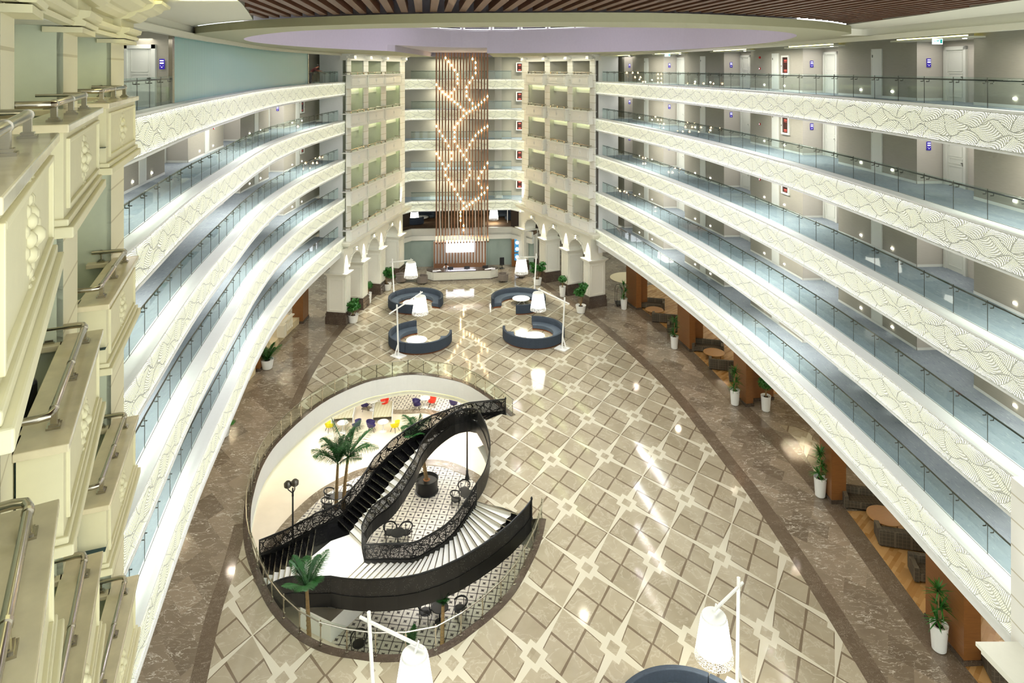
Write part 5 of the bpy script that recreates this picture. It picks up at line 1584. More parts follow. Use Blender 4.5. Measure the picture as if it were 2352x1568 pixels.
# ------------------------------------------------------------------ people
def skinned(name, joints, edges, mat, parent, root=0):
    me = bpy.data.meshes.new(name); names = list(joints); idx = {k: i for i, k in enumerate(names)}; org = ROOT[parent]
    me.from_pydata([tuple(V(joints[k][0]) - org) for k in names], [(idx[a], idx[b]) for a, b in edges], [])
    me.materials.append(mat); o = bpy.data.objects.new(name, me); COL.objects.link(o); o.parent = parent
    o.modifiers.new('skin', 'SKIN')
    if not me.skin_vertices: me.skin_vertices.new()
    for i, k in enumerate(names):
        r = joints[k][1]; sv = me.skin_vertices[0].data[i]; sv.radius = r if isinstance(r, tuple) else (r, r); sv.use_root = (i == root)
    sb = o.modifiers.new('sub', 'SUBSURF'); sb.levels = 1; sb.render_levels = 2
    o.modifiers['skin'].use_smooth_shade = True
    return o
def person(loc, rz, label, pose, shirt, trousers):
    """pose: joint positions in local metres, x right, -y forward"""
    t = thing('person', label, 'person', loc)
    R_ = Matrix.Rotation(rz, 3, 'Z'); L = lambda p: V(loc) + R_ @ V(p)
    J = {k: (L(p), r) for k, (p, r) in pose.items()}
    ed = [('hip', 'waist'), ('waist', 'chest'), ('chest', 'neck'), ('neck', 'jaw'), ('jaw', 'crown')]
    for s in 'lr':
        ed += [('chest', s + 'sh'), (s + 'sh', s + 'el'), (s + 'el', s + 'wr'), (s + 'wr', s + 'palm'), ('hip', s + 'hp'), (s + 'hp', s + 'kn'), (s + 'kn', s + 'an'), (s + 'an', s + 'toe')]
        w, p = V(pose[s + 'wr'][0]), V(pose[s + 'palm'][0]); f = (p - w).normalized(); sd = f.cross(UP).normalized()
        for i, (o_, l_) in enumerate(((-.033, .075), (-.011, .085), (.011, .08), (.033, .065))):
            a = p + f * .02 + sd * o_; b = p + f * (.02 + l_) + sd * o_ - UP * .015
            J[f'{s}f{i}a'] = (L(a), .009); J[f'{s}f{i}b'] = (L(b), .008); ed += [(s + 'palm', f'{s}f{i}a'), (f'{s}f{i}a', f'{s}f{i}b')]
        a = w.lerp(p, .5) + sd * .05; J[s + 'th'] = (L(a + f * .03), .01); ed += [(s + 'palm', s + 'th')]
    skinned('body', J, ed, SKIN, t)
    hp = {k: J[k] for k in ('hip', 'waist', 'chest', 'lsh', 'rsh', 'lel', 'rel')}
    hp = {k: (v[0], tuple(x + .018 for x in (v[1] if isinstance(v[1], tuple) else (v[1], v[1])))) for k, v in hp.items()}
    hp['nk'] = (J['chest'][0].lerp(J['neck'][0], .6), .07)
    skinned('shirt', hp, [('hip', 'waist'), ('waist', 'chest'), ('chest', 'nk'), ('chest', 'lsh'), ('chest', 'rsh'), ('lsh', 'lel'), ('rsh', 'rel')], shirt, t)
    tr = {k: (J[k][0], J[k][1] if isinstance(J[k][1], tuple) else J[k][1] + .016) for k in ('hip', 'lhp', 'rhp', 'lkn', 'rkn', 'lan', 'ran')}
    skinned('trousers', tr, [('hip', 'lhp'), ('hip', 'rhp'), ('lhp', 'lkn'), ('rhp', 'rkn'), ('lkn', 'lan'), ('rkn', 'ran')], trousers, t)
    c = J['crown'][0]; up = (J['crown'][0] - J['jaw'][0]).normalized(); fw = R_ @ V((0, -1, 0)); fw = (fw - up * fw.dot(up)).normalized(); sd = up.cross(fw)
    hm = MB().ball(c + up * .015 - fw * .018, .108, 12, 8, (1, 1, .95)); hm.build('hair', HAIR, t, smooth=True)
    fm = MB()
    hc_ = c.lerp(J['jaw'][0], .45) + fw * .085
    fm.ball(hc_ + fw * .015 - up * .01, .016, 6, 4)
    for s in (-1, 1): fm.ball(hc_ + sd * (.034 * s) + up * .02, .011, 6, 4); fm.ball(hc_ - fw * .085 + sd * (.088 * s), .024, 6, 4)
    fm.box(hc_ - up * .045, (.045, .01, .01), sd)
    fm.build('face', M('face_skin', (140, 90, 68), .6), t)
    return t
hd = {'neck': None}
def seated():
    return {'hip': ((0, 0, .5), (.15, .12)), 'waist': ((0, -.04, .68), (.15, .11)), 'chest': ((0, -.1, .88), (.17, .12)), 'neck': ((0, -.16, 1.04), .055), 'jaw': ((0, -.22, 1.1), .075), 'crown': ((0, -.24, 1.2), .092),
            'lsh': ((-.2, -.1, .94), .06), 'rsh': ((.2, -.1, .94), .06), 'lel': ((-.3, -.2, .72), .045), 'rel': ((.3, -.2, .72), .045), 'lwr': ((-.22, -.42, .74), .03), 'rwr': ((.22, -.42, .74), .03), 'lpalm': ((-.18, -.5, .75), .032), 'rpalm': ((.18, -.5, .75), .032),
            'lhp': ((-.1, -.05, .48), .09), 'rhp': ((.1, -.05, .48), .09), 'lkn': ((-.13, -.42, .5), .065), 'rkn': ((.13, -.42, .5), .065), 'lan': ((-.13, -.4, .1), .045), 'ran': ((.13, -.4, .1), .045), 'ltoe': ((-.13, -.56, .05), .035), 'rtoe': ((.13, -.56, .05), .035)}
q = PD(1024.5, 608, 73.4); person(V((q.x, 73.4, 0)), .1, 'person in a white shirt sitting behind the reception desk, looking down', seated(), SHIRT, JEAN)
lean = {'hip': ((0, .12, .95), (.15, .12)), 'waist': ((0, .05, 1.1), (.145, .11)), 'chest': ((0, -.2, 1.27), (.17, .12)), 'neck': ((0, -.36, 1.38), .055), 'jaw': ((0, -.45, 1.42), .075), 'crown': ((0, -.47, 1.52), .095),
        'lsh': ((-.19, -.2, 1.3), .062), 'rsh': ((.19, -.2, 1.3), .062), 'lel': ((-.24, -.42, 1.1), .048), 'rel': ((.24, -.42, 1.1), .048), 'lwr': ((-.08, -.62, 1.08), .032), 'rwr': ((.08, -.62, 1.08), .032), 'lpalm': ((-.03, -.7, 1.08), .034), 'rpalm': ((.03, -.7, 1.09), .034),
        'lhp': ((-.1, .12, .9), .095), 'rhp': ((.1, .12, .9), .095), 'lkn': ((-.1, .08, .5), .066), 'rkn': ((.12, .2, .5), .066), 'lan': ((-.1, .12, .09), .045), 'ran': ((.12, .26, .09), .045), 'ltoe': ((-.1, -.06, .04), .036), 'rtoe': ((.12, .08, .04), .036)}
e = off('left', .5); qe, ii = hit(e, 735); person(V((qe.x - .62, qe.y + .1, ZL[5] - .12)), PI / 2, 'person in a dark maroon top leaning on the far top left balustrade', lean, PLUM, JEAN)

# ------------------------------------------------------------------ plants
def leafblade(mb, a, dirv, L, w, droop, up=V((0, 0, 1))):
    """arched strap leaf"""
    s = dirv.cross(UP); s = s.normalized() if s.length > .01 else V((1, 0, 0)); prev = None
    n = 4
    for i in range(n + 1):
        t = i / n; p = a + dirv * (L * t) - UP * (droop * t * t); ww = w * (1 - abs(2 * t - .7) ** 1.5 * .6) if i < n else w * .08
        cur = (p - s * ww / 2, p + s * ww / 2)
        if prev: mb.add([prev[0], prev[1], cur[1], cur[0]], [(0, 1, 2, 3)])
        prev = cur
def pot(t, tall):
    prof = [(.20, 0), (.25, .05), (.31, .9), (.325, 1.0), (.30, 1.0), (.285, .92)] if tall else [(.30, 0), (.36, .04), (.46, .62), (.475, .7), (.44, .7), (.42, .62)]
    MB().lathe(prof, ROOT[t], 28).build('pot', POTW, t, smooth=True)
    MB().lathe([(prof[-1][0] - .0, prof[-1][1] - .02), (.0, prof[-1][1] + .02)], ROOT[t], 20, cap=False).build('soil', SOIL, t)
    return prof[-1][1]
def dracaena(c, label, seed):
    r = random.Random(seed); t = thing('dracaena_plant', label, 'potted plant', c, 'potted dracaenas'); z = pot(t, True)
    st_ = MB(); fm = MB()
    for (dx, h) in ((-.05, .25), (.08, .75), (0, 1.35)):
        top = c + V((dx, r.uniform(-.06, .06), z + h)); st_.tube([c + V((dx * .5, 0, z - .05)), top], [.035, .028], 7)
        for i in range(46):
            a = r.uniform(0, 2 * PI); el = r.uniform(-.25, 1.3); dv = V((math.cos(a) * math.cos(el), math.sin(a) * math.cos(el), math.sin(el)))
            leafblade(fm, top + UP * r.uniform(-.14, .05), dv, r.uniform(.4, .62), .055, r.uniform(.05, .22))
    st_.build('stem', BARK, t); fm.build('foliage', LEAF, t)
def leafball(fm, c, r_, n, r, sq=1.0, ls=.1):
    for i in range(n):
        u = r.uniform(-1, 1); a = r.uniform(0, 2 * PI); k = math.sqrt(1 - u * u); d = V((k * math.cos(a), k * math.sin(a), u * sq)); p = c + d * r_ * r.uniform(.55, 1.05)
        t1 = V((r.uniform(-1, 1), r.uniform(-1, 1), r.uniform(-.4, .6))).normalized(); t2 = t1.cross(d + V((.01, .02, .03))).normalized()
        l = ls * r.uniform(.7, 1.3); fm.add([p - t1 * l, p + t2 * l * .45, p + t1 * l, p - t2 * l * .45], [(0, 1, 2, 3)])
def topiary(c, label, seed, hgt=.55, R_=.42):
    r = random.Random(seed); t = thing('topiary_tree', label, 'potted plant', c, 'potted ball trees'); z = pot(t, True)
    s = MB()
    for k in range(3): s.tube([c + V((.03 * math.cos(k * 2.1), .03 * math.sin(k * 2.1), z - .05)), c + V((.05 * math.cos(k * 2.1 + 2), .05 * math.sin(k * 2.1 + 2), z + hgt * .5)), c + V((.1 * math.cos(k * 2.1 + 3), .1 * math.sin(k * 2.1 + 3), z + hgt + .1))], .025, 6)
    s.build('stem', BARK, t)
    f = MB(); leafball(f, c + UP * (z + hgt + R_ * .7), R_, 900, r, .85, .065); f.build('foliage', LEAF, t)
def shrub(c, label, seed, hgt=1.5, w=.6):
    r = random.Random(seed); t = thing('potted_shrub', label, 'potted plant', c, 'leafy shrubs in wide pots'); z = pot(t, False); s = MB(); f = MB()
    for k in range(7):
        a = 2 * PI * k / 7 + r.uniform(-.3, .3); top = c + V((math.cos(a) * w * r.uniform(.3, .9), math.sin(a) * w * r.uniform(.3, .9), z + hgt * r.uniform(.5, 1)))
        s.tube([c + UP * (z - .05), c.lerp(top, .5) + UP * .25 * 0, top], [.03, .02, .012], 5); leafball(f, top - UP * .12, .34, 90, r, .6, .13); leafball(f, c.lerp(top, .72) + UP * .2, .24, 40, r, .7, .12)
    s.build('stem', BARK, t); f.build('foliage', LEAF, t)
def frond(t, a, dirv, L, droop, r, mat, lw=.035, ll=.55):
    f = MB(); n = 20; side = dirv.cross(UP).normalized(); pts = []
    for i in range(n + 1):
        k = i / n; pts.append(a + dirv * (L * k) - UP * (droop * k * k))
    f.tube(pts, [.016 * (1 - .8 * i / n) for i in range(n + 1)], 4)
    for i in range(2, n + 1):
        tn = (pts[i] - pts[i - 1]).normalized(); k = i / n; l = ll * math.sin(PI * min(1, .18 + k * .8)) + .06
        for s in (-1, 1):
            for o_ in (0, .5):
                p = pts[i - 1].lerp(pts[i], o_); dv = (tn * .65 + side * s * .8 + UP * r.uniform(-.1, .15)).normalized(); leafblade(f, p, dv, l, lw, l * .3)
    f.build('frond', mat, t)
def palm_in_pot(c, label, seed):
    r = random.Random(seed); t = thing('potted_palm', label, 'potted plant', c, 'feathery palms in wide pots'); z = pot(t, False); s = MB()
    for i in range(12):
        a = r.uniform(0, 2 * PI); el = r.uniform(.75, 1.35); dv = V((math.cos(a) * math.cos(el), math.sin(a) * math.cos(el), math.sin(el))); frond(t, c + UP * (z - .02), dv, r.uniform(1.2, 1.9), r.uniform(.2, .6), r, LEAF, .04, .42)
for (x, y, l) in ((1433, 710, 'spiky dracaena in a tall white pot beside the farthest wooden column on the right'), (1549, 800, 'spiky dracaena in a tall white pot beside the second wooden column from the far end'), (1688, 929, 'spiky dracaena in a tall white pot left of the ball tree, right side'), (1884, 1139, 'spiky dracaena in a tall white pot beside the wooden column near the inlaid floor patch'), (2157, 1492, 'large spiky dracaena in a tall white pot at the lower right corner')):
    dracaena(P(x, y), l, x)
topiary(P(1759, 943), 'round clipped tree in a tall white pot before the wide wooden column', 5, .55, .5)
topiary(P(846, 696), 'small round clipped tree in a tall white pot by the left arcade', 6, .5, .42)
topiary(P(1292, 681), 'small round clipped tree in a tall white pot by the right arcade', 7, .5, .42)
shrub(P(811, 740), 'leafy shrub in a wide white pot beside the nearest left pier', 11, 1.3, .6)
shrub(P(889, 666), 'leafy shrub in a wide white pot beside the far left pier', 12, 1.6, .65)
shrub(P(1234, 654), 'tall leafy shrub in a wide white pot beside the far right pier', 13, 1.8, .8)
shrub(P(1334, 718), 'tall leafy shrub in a wide white pot beside the nearest right pier', 14, 2.0, .5)
palm_in_pot(P(614, 846), 'feathery palm in a wide white pot by the left wooden column', 21)
palm_in_pot(P(511, 1001), 'feathery palm in a wide white pot half hidden under the left gallery', 22)

def big_palm(c, trunks, label, seed, nf=9, L=2.0, e0=.35, e1=1.35):
    r = random.Random(seed); t = thing('indoor_palm', label, 'palm tree', c, 'palms in the stair well')
    for (dx, dy, h, bend) in trunks:
        b = c + V((dx, dy, 0)); top = b + V((bend, 0, h)); tm = MB(); tm.tube([b, b + V((bend * .35, 0, h * .5)), top], [.13, .1, .075], 9)
        for k in range(int(h / .22)): tm.tube([b + V((bend * (k * .22 / h), 0, k * .22)), b + V((bend * (k * .22 / h), 0, k * .22 + .03))], .118 - .04 * k * .22 / h, 9)
        tm.build('trunk', BARK, t)
        for i in range(nf):
            a = 2 * PI * i / nf + r.uniform(-.4, .4); el = r.uniform(e0, e1); dv = V((math.cos(a) * math.cos(el), math.sin(a) * math.cos(el), math.sin(el))); frond(t, top, dv, L * r.uniform(.75, 1.1), L * r.uniform(.1, .5), r, LEAF2, .036, .27 * L)
    return t
def planter(c, label):
    t = thing('round_planter', label, 'planter', c, 'black basket planters'); MB().lathe([(.72, 0), (.78, .06), (.7, .1), (.74, .8), (.78, .86), (.72, .88), (.68, .78)], c, 26).build('planter_body', BLACK, t, smooth=True); MB().lathe([(.69, .74), (.0, .8)], c, 20, cap=False).build('soil', M('bark_mulch', (150, 100, 60), .9, var=.3, scale=14), t)
Z = lambda x, y: P(x, y, ZB)
q = Z(772, 1172); big_palm(q, ((0, 0, 2.9, .1), (.42, .1, 3.3, .3)), 'pair of palm trunks behind the black stair flight, left of centre', 31, 11, 2.9, .7, 1.45)
q = Z(980, 1128); planter(q, 'black basket planter with bark on the patterned floor inside the stair loop'); MB_ = None
qb = PD(955, 960, 46.5); q0 = V((qb.x, 45.6, ZB)); big_palm(q + UP * .7, ((0, 0, 3.1, -.7),), 'palm rising behind the upper stair flight near the yellow chair', 32, 11, 1.9)
q = V((P(712, 1390, -2.6).x, P(712, 1390, -2.6).y, ZB)); big_palm(q, ((0, 0, 3.7, -.15),), 'palm standing at the front left of the stair well, before the landing', 33, 10, 2.1, .6, 1.45)
q = V((P(1015, 1430, -3.5).x, P(1015, 1430, -3.5).y, ZB)); big_palm(q, ((0, 0, 2.8, .05),), 'young palm behind the front well rail with upright leaves', 34, 4, 1.5, 1.2, 1.5)
q = V((P(945, 1475, -4.5).x, P(945, 1475, -4.5).y, ZB)); big_palm(q, ((0, 0, .8, .0),), 'small palm tuft below the front well rail, left of the young palm', 35, 5, .9, 1.0, 1.5)

# ------------------------------------------------------------------ lower floor furniture
def shell_chair(c, rz, mat, label):
    t = thing('shell_chair', label, 'chair', c, 'coloured shell chairs')
    s = MB(); R_ = .36; cc = c + UP * 0
    A = [math.radians(rz + 50 + 260 * i / 18) for i in range(19)]
    for k0, k1 in (((.27, .4), (.36, .56)), ((.36, .56), (.42, .8))):
        pass
    lo = [cc + V((.27 * math.cos(a), .27 * math.sin(a), .40)) for a in A]; mi = [cc + V((.36 * math.cos(a), .36 * math.sin(a), .58)) for a in A]
    hi = [cc + V((.40 * math.cos(a), .40 * math.sin(a), .62 + .2 * math.cos((i - 9) / 9 * PI / 2))) for i, a in enumerate(A)]
    nrm = [V((-math.cos(a), -math.sin(a), 0)) for a in A]
    s.solid(lo, mi, nrm, -.04); s.solid(mi, hi, nrm, -.04); s.build('shell', mat, t)
    MB().lathe([(.2, .36), (.3, .4), (.32, .44), (.26, .46)], cc, 20).build('seat', mat, t)
    for i in range(4):
        a = PI / 4 + PI / 2 * i + math.radians(rz); d = V((math.cos(a), math.sin(a), 0)); MB().tube([c + d * .34, c + d * .18 + UP * .38], .018, 6).build('leg', BLACK, t)
for (x, y, rz, m, l) in ((757, 990, 40, YELLOW, 'yellow shell chair at the left table on the lower floor'), (818, 988, 170, NVY, 'indigo shell chair behind the palm at the left table on the lower floor'), (853, 990, 0, NVY, 'indigo shell chair left of the centre table on the lower floor'), (907, 990, 150, YELLOW, 'yellow shell chair beside the palm fronds on the lower floor'),
                         (838, 942, 20, NVY, 'indigo shell chair at the back, left of the red one'), (882, 939, 200, RED, 'red shell chair at the back left of the lower floor'), (958, 940, 0, NVY, 'indigo shell chair at the back centre table of the lower floor'), (992, 933, 180, RED, 'red shell chair at the back centre table of the lower floor'), (1042, 938, 60, NVY, 'indigo shell chair at the back right, just above the stair rail')):
    shell_chair(Z(x, y), rz, m, l)
def tulip(c, label, r=.42):
    t = thing('pedestal_table', label, 'table', c, 'white pedestal tables'); MB().lathe([(r - .03, .71), (r, .73), (r - .03, .75)], c, 26).build('table_top', TWHITE, t); MB().lathe([(.28, 0), (.26, .02), (.06, .08), (.04, .4), (.06, .7)], c, 16).build('pedestal', TWHITE, t)
for (x, y, l) in ((787, 992, 'round white pedestal table beside the left yellow chair'), (880, 990, 'round white pedestal table between the indigo and yellow chairs'), (856, 941, 'round white pedestal table at the back left, between indigo and red chairs'), (976, 934, 'round white pedestal table at the back between indigo and red chairs')): tulip(Z(x, y), l)
for (x, y, l) in ((792, 957, 'long low glass table with a diamond pattern, left of the lower floor'), (880, 954, 'long low glass table with a diamond pattern, centre of the lower floor')):
    c = Z(x, y); t = thing('pattern_table', l, 'table', c, 'patterned glass tables'); MB().box(c + UP * .5, (1.4, 2.4, .06), BX).build('table_top', m_check('pattern_%d' % x, (206, 204, 178), (168, 160, 120), 4.2), t)
    for sx in (-1, 1):
        MB().box(c + BX * (sx * .74) + UP * .3, (.05, 2.4, .6), BX).build('side_panel', TWHITE, t)
def wicker(c, rz, label):
    t = thing('cafe_armchair', label, 'chair', c, 'black bentwood cafe armchairs')
    MB().lathe([(.27, .42), (.3, .44), (.3, .47), (.25, .48)], c, 20).build('seat', BLACK, t)
    A = [math.radians(rz + 60 + 240 * i / 16) for i in range(17)]
    MB().tube([c + V((.38 * math.cos(a), .38 * math.sin(a), .72 + .14 * math.sin(PI * i / 16))) for i, a in enumerate(A)], .042, 7).build('back_hoop', BLACK, t)
    for i in range(4):
        a = math.radians(rz + 60 + 80 * i); d = V((math.cos(a), math.sin(a), 0)); MB().tube([c + d * .34, c + d * .36 + UP * .78], .022, 6).build('leg', BLACK, t)
def cafe_table(c, label):
    t = thing('cafe_table', label, 'table', c, 'black cafe tables'); MB().lathe([(.42, .72), (.44, .74), (.42, .76)], c, 26).build('table_top', BLACK, t); MB().lathe([(.26, 0), (.24, .03), (.04, .06), (.04, .72)], c, 14).build('pedestal', BLACK, t)
for (x, y, l) in ((775, 1165, 'black cafe table behind the palm trunks on the lower floor'), (1072, 1160, 'black cafe table by the right rail of the stair loop'), (914, 1252, 'black cafe table in the lower part of the stair loop'), (1010, 1428, 'black cafe table below the front well rail'), ): cafe_table(Z(x, y), l)
for (x, y, rz, l) in ((758, 1156, 0, 'black cafe armchair behind the palm trunks, left'), (795, 1150, 180, 'black cafe armchair behind the palm trunks, right'), (752, 1178, 30, 'black cafe armchair behind the palm trunks, front'), (1048, 1163, 0, 'black cafe armchair left of the table by the right rail'), (1066, 1140, 270, 'black cafe armchair behind the table by the right rail'), (896, 1240, 300, 'black cafe armchair behind the table in the stair loop, left'), (932, 1240, 240, 'black cafe armchair behind the table in the stair loop, right'),
                      (977, 1425, 0, 'black cafe armchair left of the table below the front rail'), (1005, 1405, 270, 'black cafe armchair behind the table below the front rail'), (1056, 1418, 200, 'black cafe armchair right of the table below the front rail'), (824, 1500, 270, 'black cafe armchair showing its hoop under the front rim of the well')): wicker(Z(x, y), rz, l)
def street_lamp(c, h, label, top):
    t = thing('street_lamp', label, 'lamp post', c, 'black lamp posts'); MB().lathe([(.17, 0), (.15, .1), (.09, .35), (.07, .5), (.09, .55), (.055, .62), (.045, h - .5), (.06, h - .45), (.04, h)], c, 12).build('post', BLACK, t)
    if top:
        for i, dx in enumerate((-.28, .12)):
            q = c + V((dx, 0, h + .1 * i)); MB().tube([c + UP * (h - .3), c + V((dx * .9, 0, h - .1)), q], .03, 6).build('arm', BLACK, t)
            m = MB().lathe([(.1, 0), (.2, .08), (.22, .26), (.12, .36), (.1, .36)], q, 10); m.build('lantern', DSTEEL, t)
street_lamp(V((-12.3, 38.3, ZB)), 4.2, 'black lamp post with two lantern heads at the left of the well', True)
q = Z(1073, 1100); street_lamp(q, 4.4, 'black lamp post seen through the stair loop', False)

# ------------------------------------------------------------------ right side: wooden columns and lounge sofas
def wcol(corner, L, D, label, hgt=5.9):
    """corner: floor point nearest the camera, L along the hall, D to the right"""
    i = min(range(len(LN)), key=lambda j: (LN[j] - corner).length); a = (LN[min(i + 1, len(LN) - 1)] - LN[max(i - 1, 0)]).normalized()
    if a.y < 0: a = -a
    b = V((a.y, -a.x, 0)); c = corner + a * (L / 2) + b * (D / 2)
    t = thing('wooden_column', label, 'column', c, 'wood panelled columns')
    if D > 1:
        w1 = .5; parts = ((c - b * ((D - w1) / 2), L, w1), (c + b * (w1 / 2) + a * .3, L - .6, D - w1))
    else: parts = ((c, L, D),)
    for q, l_, d_ in parts:
        MB().box(q + UP * (hgt / 2 + .1), (l_, d_, hgt - .2), a).build('veneer_panel', TEAK, t); MB().box(q + UP * .1, (l_ + .08, d_ + .08, .2), a).build('marble_base', PLBASE, t)
    return a, b
COLS = [((1461.7, 712), 2.2, 1.4, 'wood panelled column at the far end of the right lounge, by the first dracaena'), ((1583.8, 807), 2.2, 1.45, 'wood panelled column second from the far end of the right lounge'), ((1714, 934), 1.7, 2.3, 'wide wood panelled column behind the round clipped tree'), ((1910, 1157), 1.3, .75, 'wood panelled column next to the inlaid floor patch'), ((2214, 1529), 2.2, .65, 'wood panelled column at the lower right corner')]
for (x, y), L, D, l in COLS: wcol(P(x, y), L, D, l)
for (x, y), L, D, l in (((1560, 680), 3, .3, ''),): pass
def box_sofa(c, f, w, label, d=.95, arms=True):
    """boxy sofa; c middle of its floor print, f direction it faces"""
    f = V(f).normalized(); s = V((-f.y, f.x, 0)); t = thing('lounge_sofa', label, 'sofa', c, 'brown checked lounge sofas')
    MB().box(c + UP * .27 + f * .08, (w - .3, d - .2, .34), s).build('seat', TARTAN, t, bev=.03)
    MB().box(c - f * (d / 2 - .11) + UP * .42, (w - .0, .22, .72), s).build('backrest', TARTAN, t, bev=.03)
    for k in (-1, 1): MB().box(c + s * (k * (w / 2 - .11)) + UP * .36 + f * .05, (.22, d - .1, .6), s).build('armrest', TARTAN, t, bev=.03)
    for k in (-1, 1):
        for e_ in (-1, 1): MB().box(c + s * (k * (w / 2 - .14)) + f * (e_ * (d / 2 - .12)) + UP * .05, (.08, .08, .1), s).build('leg', BLACK, t)
def lounge_table(c, label, r=.72):
    t = thing('lounge_table', label, 'coffee table', c, 'round oak coffee tables'); MB().lathe([(r - .03, .42), (r, .44), (r, .46), (r - .02, .47)], c, 30).build('table_top', WOODT, t)
    for i in range(4):
        a = PI / 4 + PI / 2 * i; q = c + V((math.cos(a) * r * .7, math.sin(a) * r * .7, 0)); MB().tube([q, q + UP * .43], [.02, .03], 6).build('leg', PLINTH, t)
fc = V((-.25, -1, 0)); fb = V((.25, 1, 0)); fr = V((1, -.2, 0))
for i, (sA, tb_, sB, sC, w) in enumerate((((1491, 708), (1503, 722), (1520, 737), (1545, 760), 'far'), ((1620, 808), (1640, 822), (1655, 845), (1690, 874), 'middle'), ((1987, 1170), (2032, 1205), (2058, 1246), (2120, 1328), 'near'))):
    box_sofa(P(*sA) + V((.25, .2, 0)), fc, 2.4, f'brown checked sofa facing the camera in the {w} lounge bay'); lounge_table(P(*tb_), f'round oak table between the sofas of the {w} lounge bay', .8)
    box_sofa(P(*sB) + V((.35, -.1, 0)), fb, 2.4, f'brown checked sofa with its back to the camera in the {w} lounge bay'); box_sofa(P(*sC) + V((.3, 0, 0)), fc, 1.5, f'brown checked armchair nearest the camera in the {w} lounge bay')
box_sofa(P(2318, 1560) + V((.3, 0, 0)), fc, 2.0, 'brown checked sofa cut by the white cornice at the lower right')
struct('ceiling', MB().ribbon(atz(off('right', .4), 5.82), atz(off('right', 14), 5.82)).ribbon(atz(off('left', .4), 5.82), atz(off('left', 14), 5.82)), CEIL)
struct('wall_right', MB().ribbon([V((30, 10, 0)), V((30, 92, 0))], [V((30, 10, 6)), V((30, 92, 6))]).ribbon([V((-32, 10, 0)), V((-32, 92, 0))], [V((-32, 10, 6)), V((-32, 92, 6))]), LTAUPE)
q = P(1436, 638); single('round_rug', MB().lathe([(2.0, .014), (2.0, .03)], V((q.x + .4, q.y, 0)), 36), ROUNDR, 'round cream rug on the dark marble beyond the right arcade', 'rug')
q = P(1422, 700); t = thing('luggage_trolley', 'steel luggage trolley beside the farthest dracaena on the right', 'luggage trolley', q)
MB().box(q + V((0, 0, .2)), (.7, 1.1, .05)).build('deck', BRASS, t)
for sy in (-.5, .5): MB().tube([q + V((-.3, sy, .2)), q + V((-.3, sy, 1.5)), q + V((-.2, sy, 1.75)), q + V((.2, sy, 1.75)), q + V((.3, sy, 1.5)), q + V((.3, sy, .2))], .022, 6).build('hoop', BRASS, t)
for sx in (-.28, .28):
    for sy in (-.45, .45): MB().tube([q + V((sx - .02, sy, .09)), q + V((sx + .02, sy, .09))], .09, 10).build('wheel', CHARC, t)
# wall shelf with round blue pictures right of the reception
a = PD(1176.5, 608, 77.0); b = PD(1194, 608, 77.2); t = thing('picture_shelf', 'wooden shelf with blue round-motif panels at the right end of reception', 'shelf', V((a.x, 77, 0)))
MB().box(V(((a.x + b.x) / 2, 76.6, 1.55)), (1.0, .3, 3.0), DB).build('shelf_frame', TEAK, t)
for i in range(3):
    zc = PD(1186, (557, 571.5, 590)[i], 76.4).z; c = V(((a.x + b.x) / 2 + .12, 76.42, zc)); p_ = MB().box(c, (.6, .06, .75), DB).build('art_panel', BLUEP, t); MB().tube([c - V((0, .05, 0)), c - V((0, .04, 0))], .2, 16).build('disc', SIGNT, p_)

# ------------------------------------------------------------------ left side: wooden columns, raised limestone edge and balustrade
def wbox(px0, px1, ybase, label, D=1.0):
    a, b = P(px0, ybase), P(px1, ybase); c = (a + b) / 2 + V((0, D / 2, 0)); t = thing('wooden_column', label, 'column', c, 'wood panelled columns')
    MB().box(c + UP * 2.95, ((b - a).length, D, 5.7)).build('veneer_panel', TEAK, t); MB().box(c + UP * .1, ((b - a).length + .1, D + .1, .2)).build('marble_base', PLBASE, t)
wbox(671, 696, 743, 'wood panelled column beside the ivory balustrade on the left', 1.6); wbox(577, 597, 853, 'wood panelled column behind the left feathery palm', 1.3)
for pts, l in ((((693, 738), (672, 757), (640, 790), (613, 828)), 'raised limestone edge under the ivory balustrade on the left'), (((587, 858), (560, 888), (530, 935), (500, 1000), (470, 1070)), 'raised limestone edge under the left gallery, nearer part')):
    ln_ = [P(*q) for q in pts]; nn = normals(ln_); single('raised_edge', MB().solid(atz(ln_, 0), atz(ln_, .55), [-q if q.x < 0 else q for q in nn], 2.4), SBASE, l, 'raised floor edge', 'raised limestone edges')
bb_ = [P(682, 748, .55) - V((.35, 0, 0)), P(657, 772, .55) - V((.35, 0, 0))]; t = thing('ivory_balustrade', 'ivory balustrade with turned balusters on the raised edge at left', 'balustrade', (bb_[0] + bb_[1]) / 2)
MB().bar(bb_[0] + UP * 1.0, bb_[1] + UP * 1.0, .3, .1).build('top_rail', IVORY, t)
MB().box(bb_[1] + UP * .48, (.6, .6, .96)).build('pedestal', IVORY, t)
for i in range(6):
    p = bb_[0].lerp(bb_[1], (i + .5) / 7); MB().lathe([(.07, 0), (.07, .1), (.04, .18), (.08, .4), (.035, .75), (.06, .88), (.06, .96)], p, 10).build('baluster', IVORY, t)
# ------------------------------------------------------------------ light
w = bpy.data.worlds.new('world'); SC.world = w; w.use_nodes = True
w.node_tree.nodes['Background'].inputs[0].default_value = lin((236, 242, 240)); w.node_tree.nodes['Background'].inputs[1].default_value = WORLD
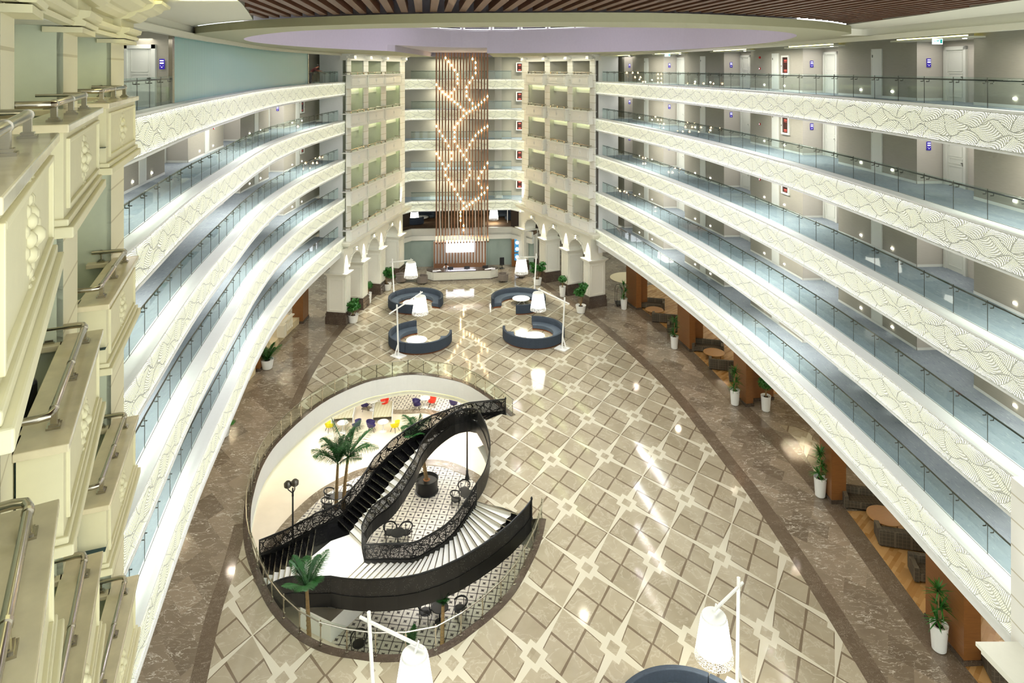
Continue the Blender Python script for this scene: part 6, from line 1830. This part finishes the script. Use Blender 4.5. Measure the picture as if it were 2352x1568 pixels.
# broad fill added inside the dome and the ring of downlights in the ceiling
light('dome_fill', 'AREA', (0, 37, H + 3.2), DOME, (246, 248, 246), 15, (0, 0, 0), size_y=25, spread=2.2)
light('dome_glow', 'AREA', (-.5, 39, H + 4.7), 900, (236, 224, 255), 14, (0, 0, 0), size_y=24)
for x, y in ((0, 19.6), (-6, 20.6), (7, 20.6), (-8, 56), (6, 57), (0, 61)):
    light('ring_downlight', 'AREA', (x, y, H + 1.2), RINGL, (255, 250, 226), .5, (0, 0, 0))
for x, y in ((24, 24), (24, 33), (23, 42), (21, 50), (19, 60), (-20, 40), (-22, 52), (-20, 62)):
    light('lounge_light', 'AREA', (x, y, 5.7), LOUNGE, (255, 232, 190), 2.0, (0, 0, 0))
for x, y in ((16.6, 23), (16.8, 30), (16.4, 38), (15.2, 45.5), (13.5, 53), (11.5, 60), (-15, 30), (-16.2, 38), (-16.8, 46), (-16.8, 54)):
    light('soffit_downlight', 'AREA', (x - .6 if x > 0 else x + .6, y, 5.75), SOFF, (255, 240, 212), .3, (0, 0, 0))
light('cove_wash', 'AREA', (-6.5, 13.5, H + 1.44), 60, (252, 250, 200), 2.0, (PI, 0, 0), size_y=4)
light('mezzanine_light', 'AREA', (-5, 81, 6.5), 30, (255, 226, 180), 6, (0, 0, 0), size_y=2)
light('reception_light', 'AREA', (-5.2, 74.4, 3.9), 160, (255, 250, 240), 9, (0, 0, 0), size_y=1)
SC.view_settings.view_transform = 'Standard'; SC.view_settings.look = 'None'; SC.view_settings.gamma = 1; SC.view_settings.use_curve_mapping = False
SC.view_settings.exposure = EXPO
SC.cycles.max_bounces = 4; SC.cycles.diffuse_bounces = 2; SC.cycles.glossy_bounces = 2; SC.cycles.transmission_bounces = 2; SC.cycles.transparent_max_bounces = 12
SC.cycles.use_adaptive_sampling = True; SC.cycles.adaptive_threshold = .05
SC.cycles.use_denoising = True; SC.cycles.sample_clamp_indirect = 6; SC.cycles.caustics_reflective = False; SC.cycles.caustics_refractive = False
for m_ in bpy.data.materials: m_.cycles.emission_sampling = 'NONE'
for l_ in bpy.data.lights: l_.cycles.use_multiple_importance_sampling = False
SC.cycles.adaptive_threshold = .08; SC.cycles.adaptive_min_samples = 12
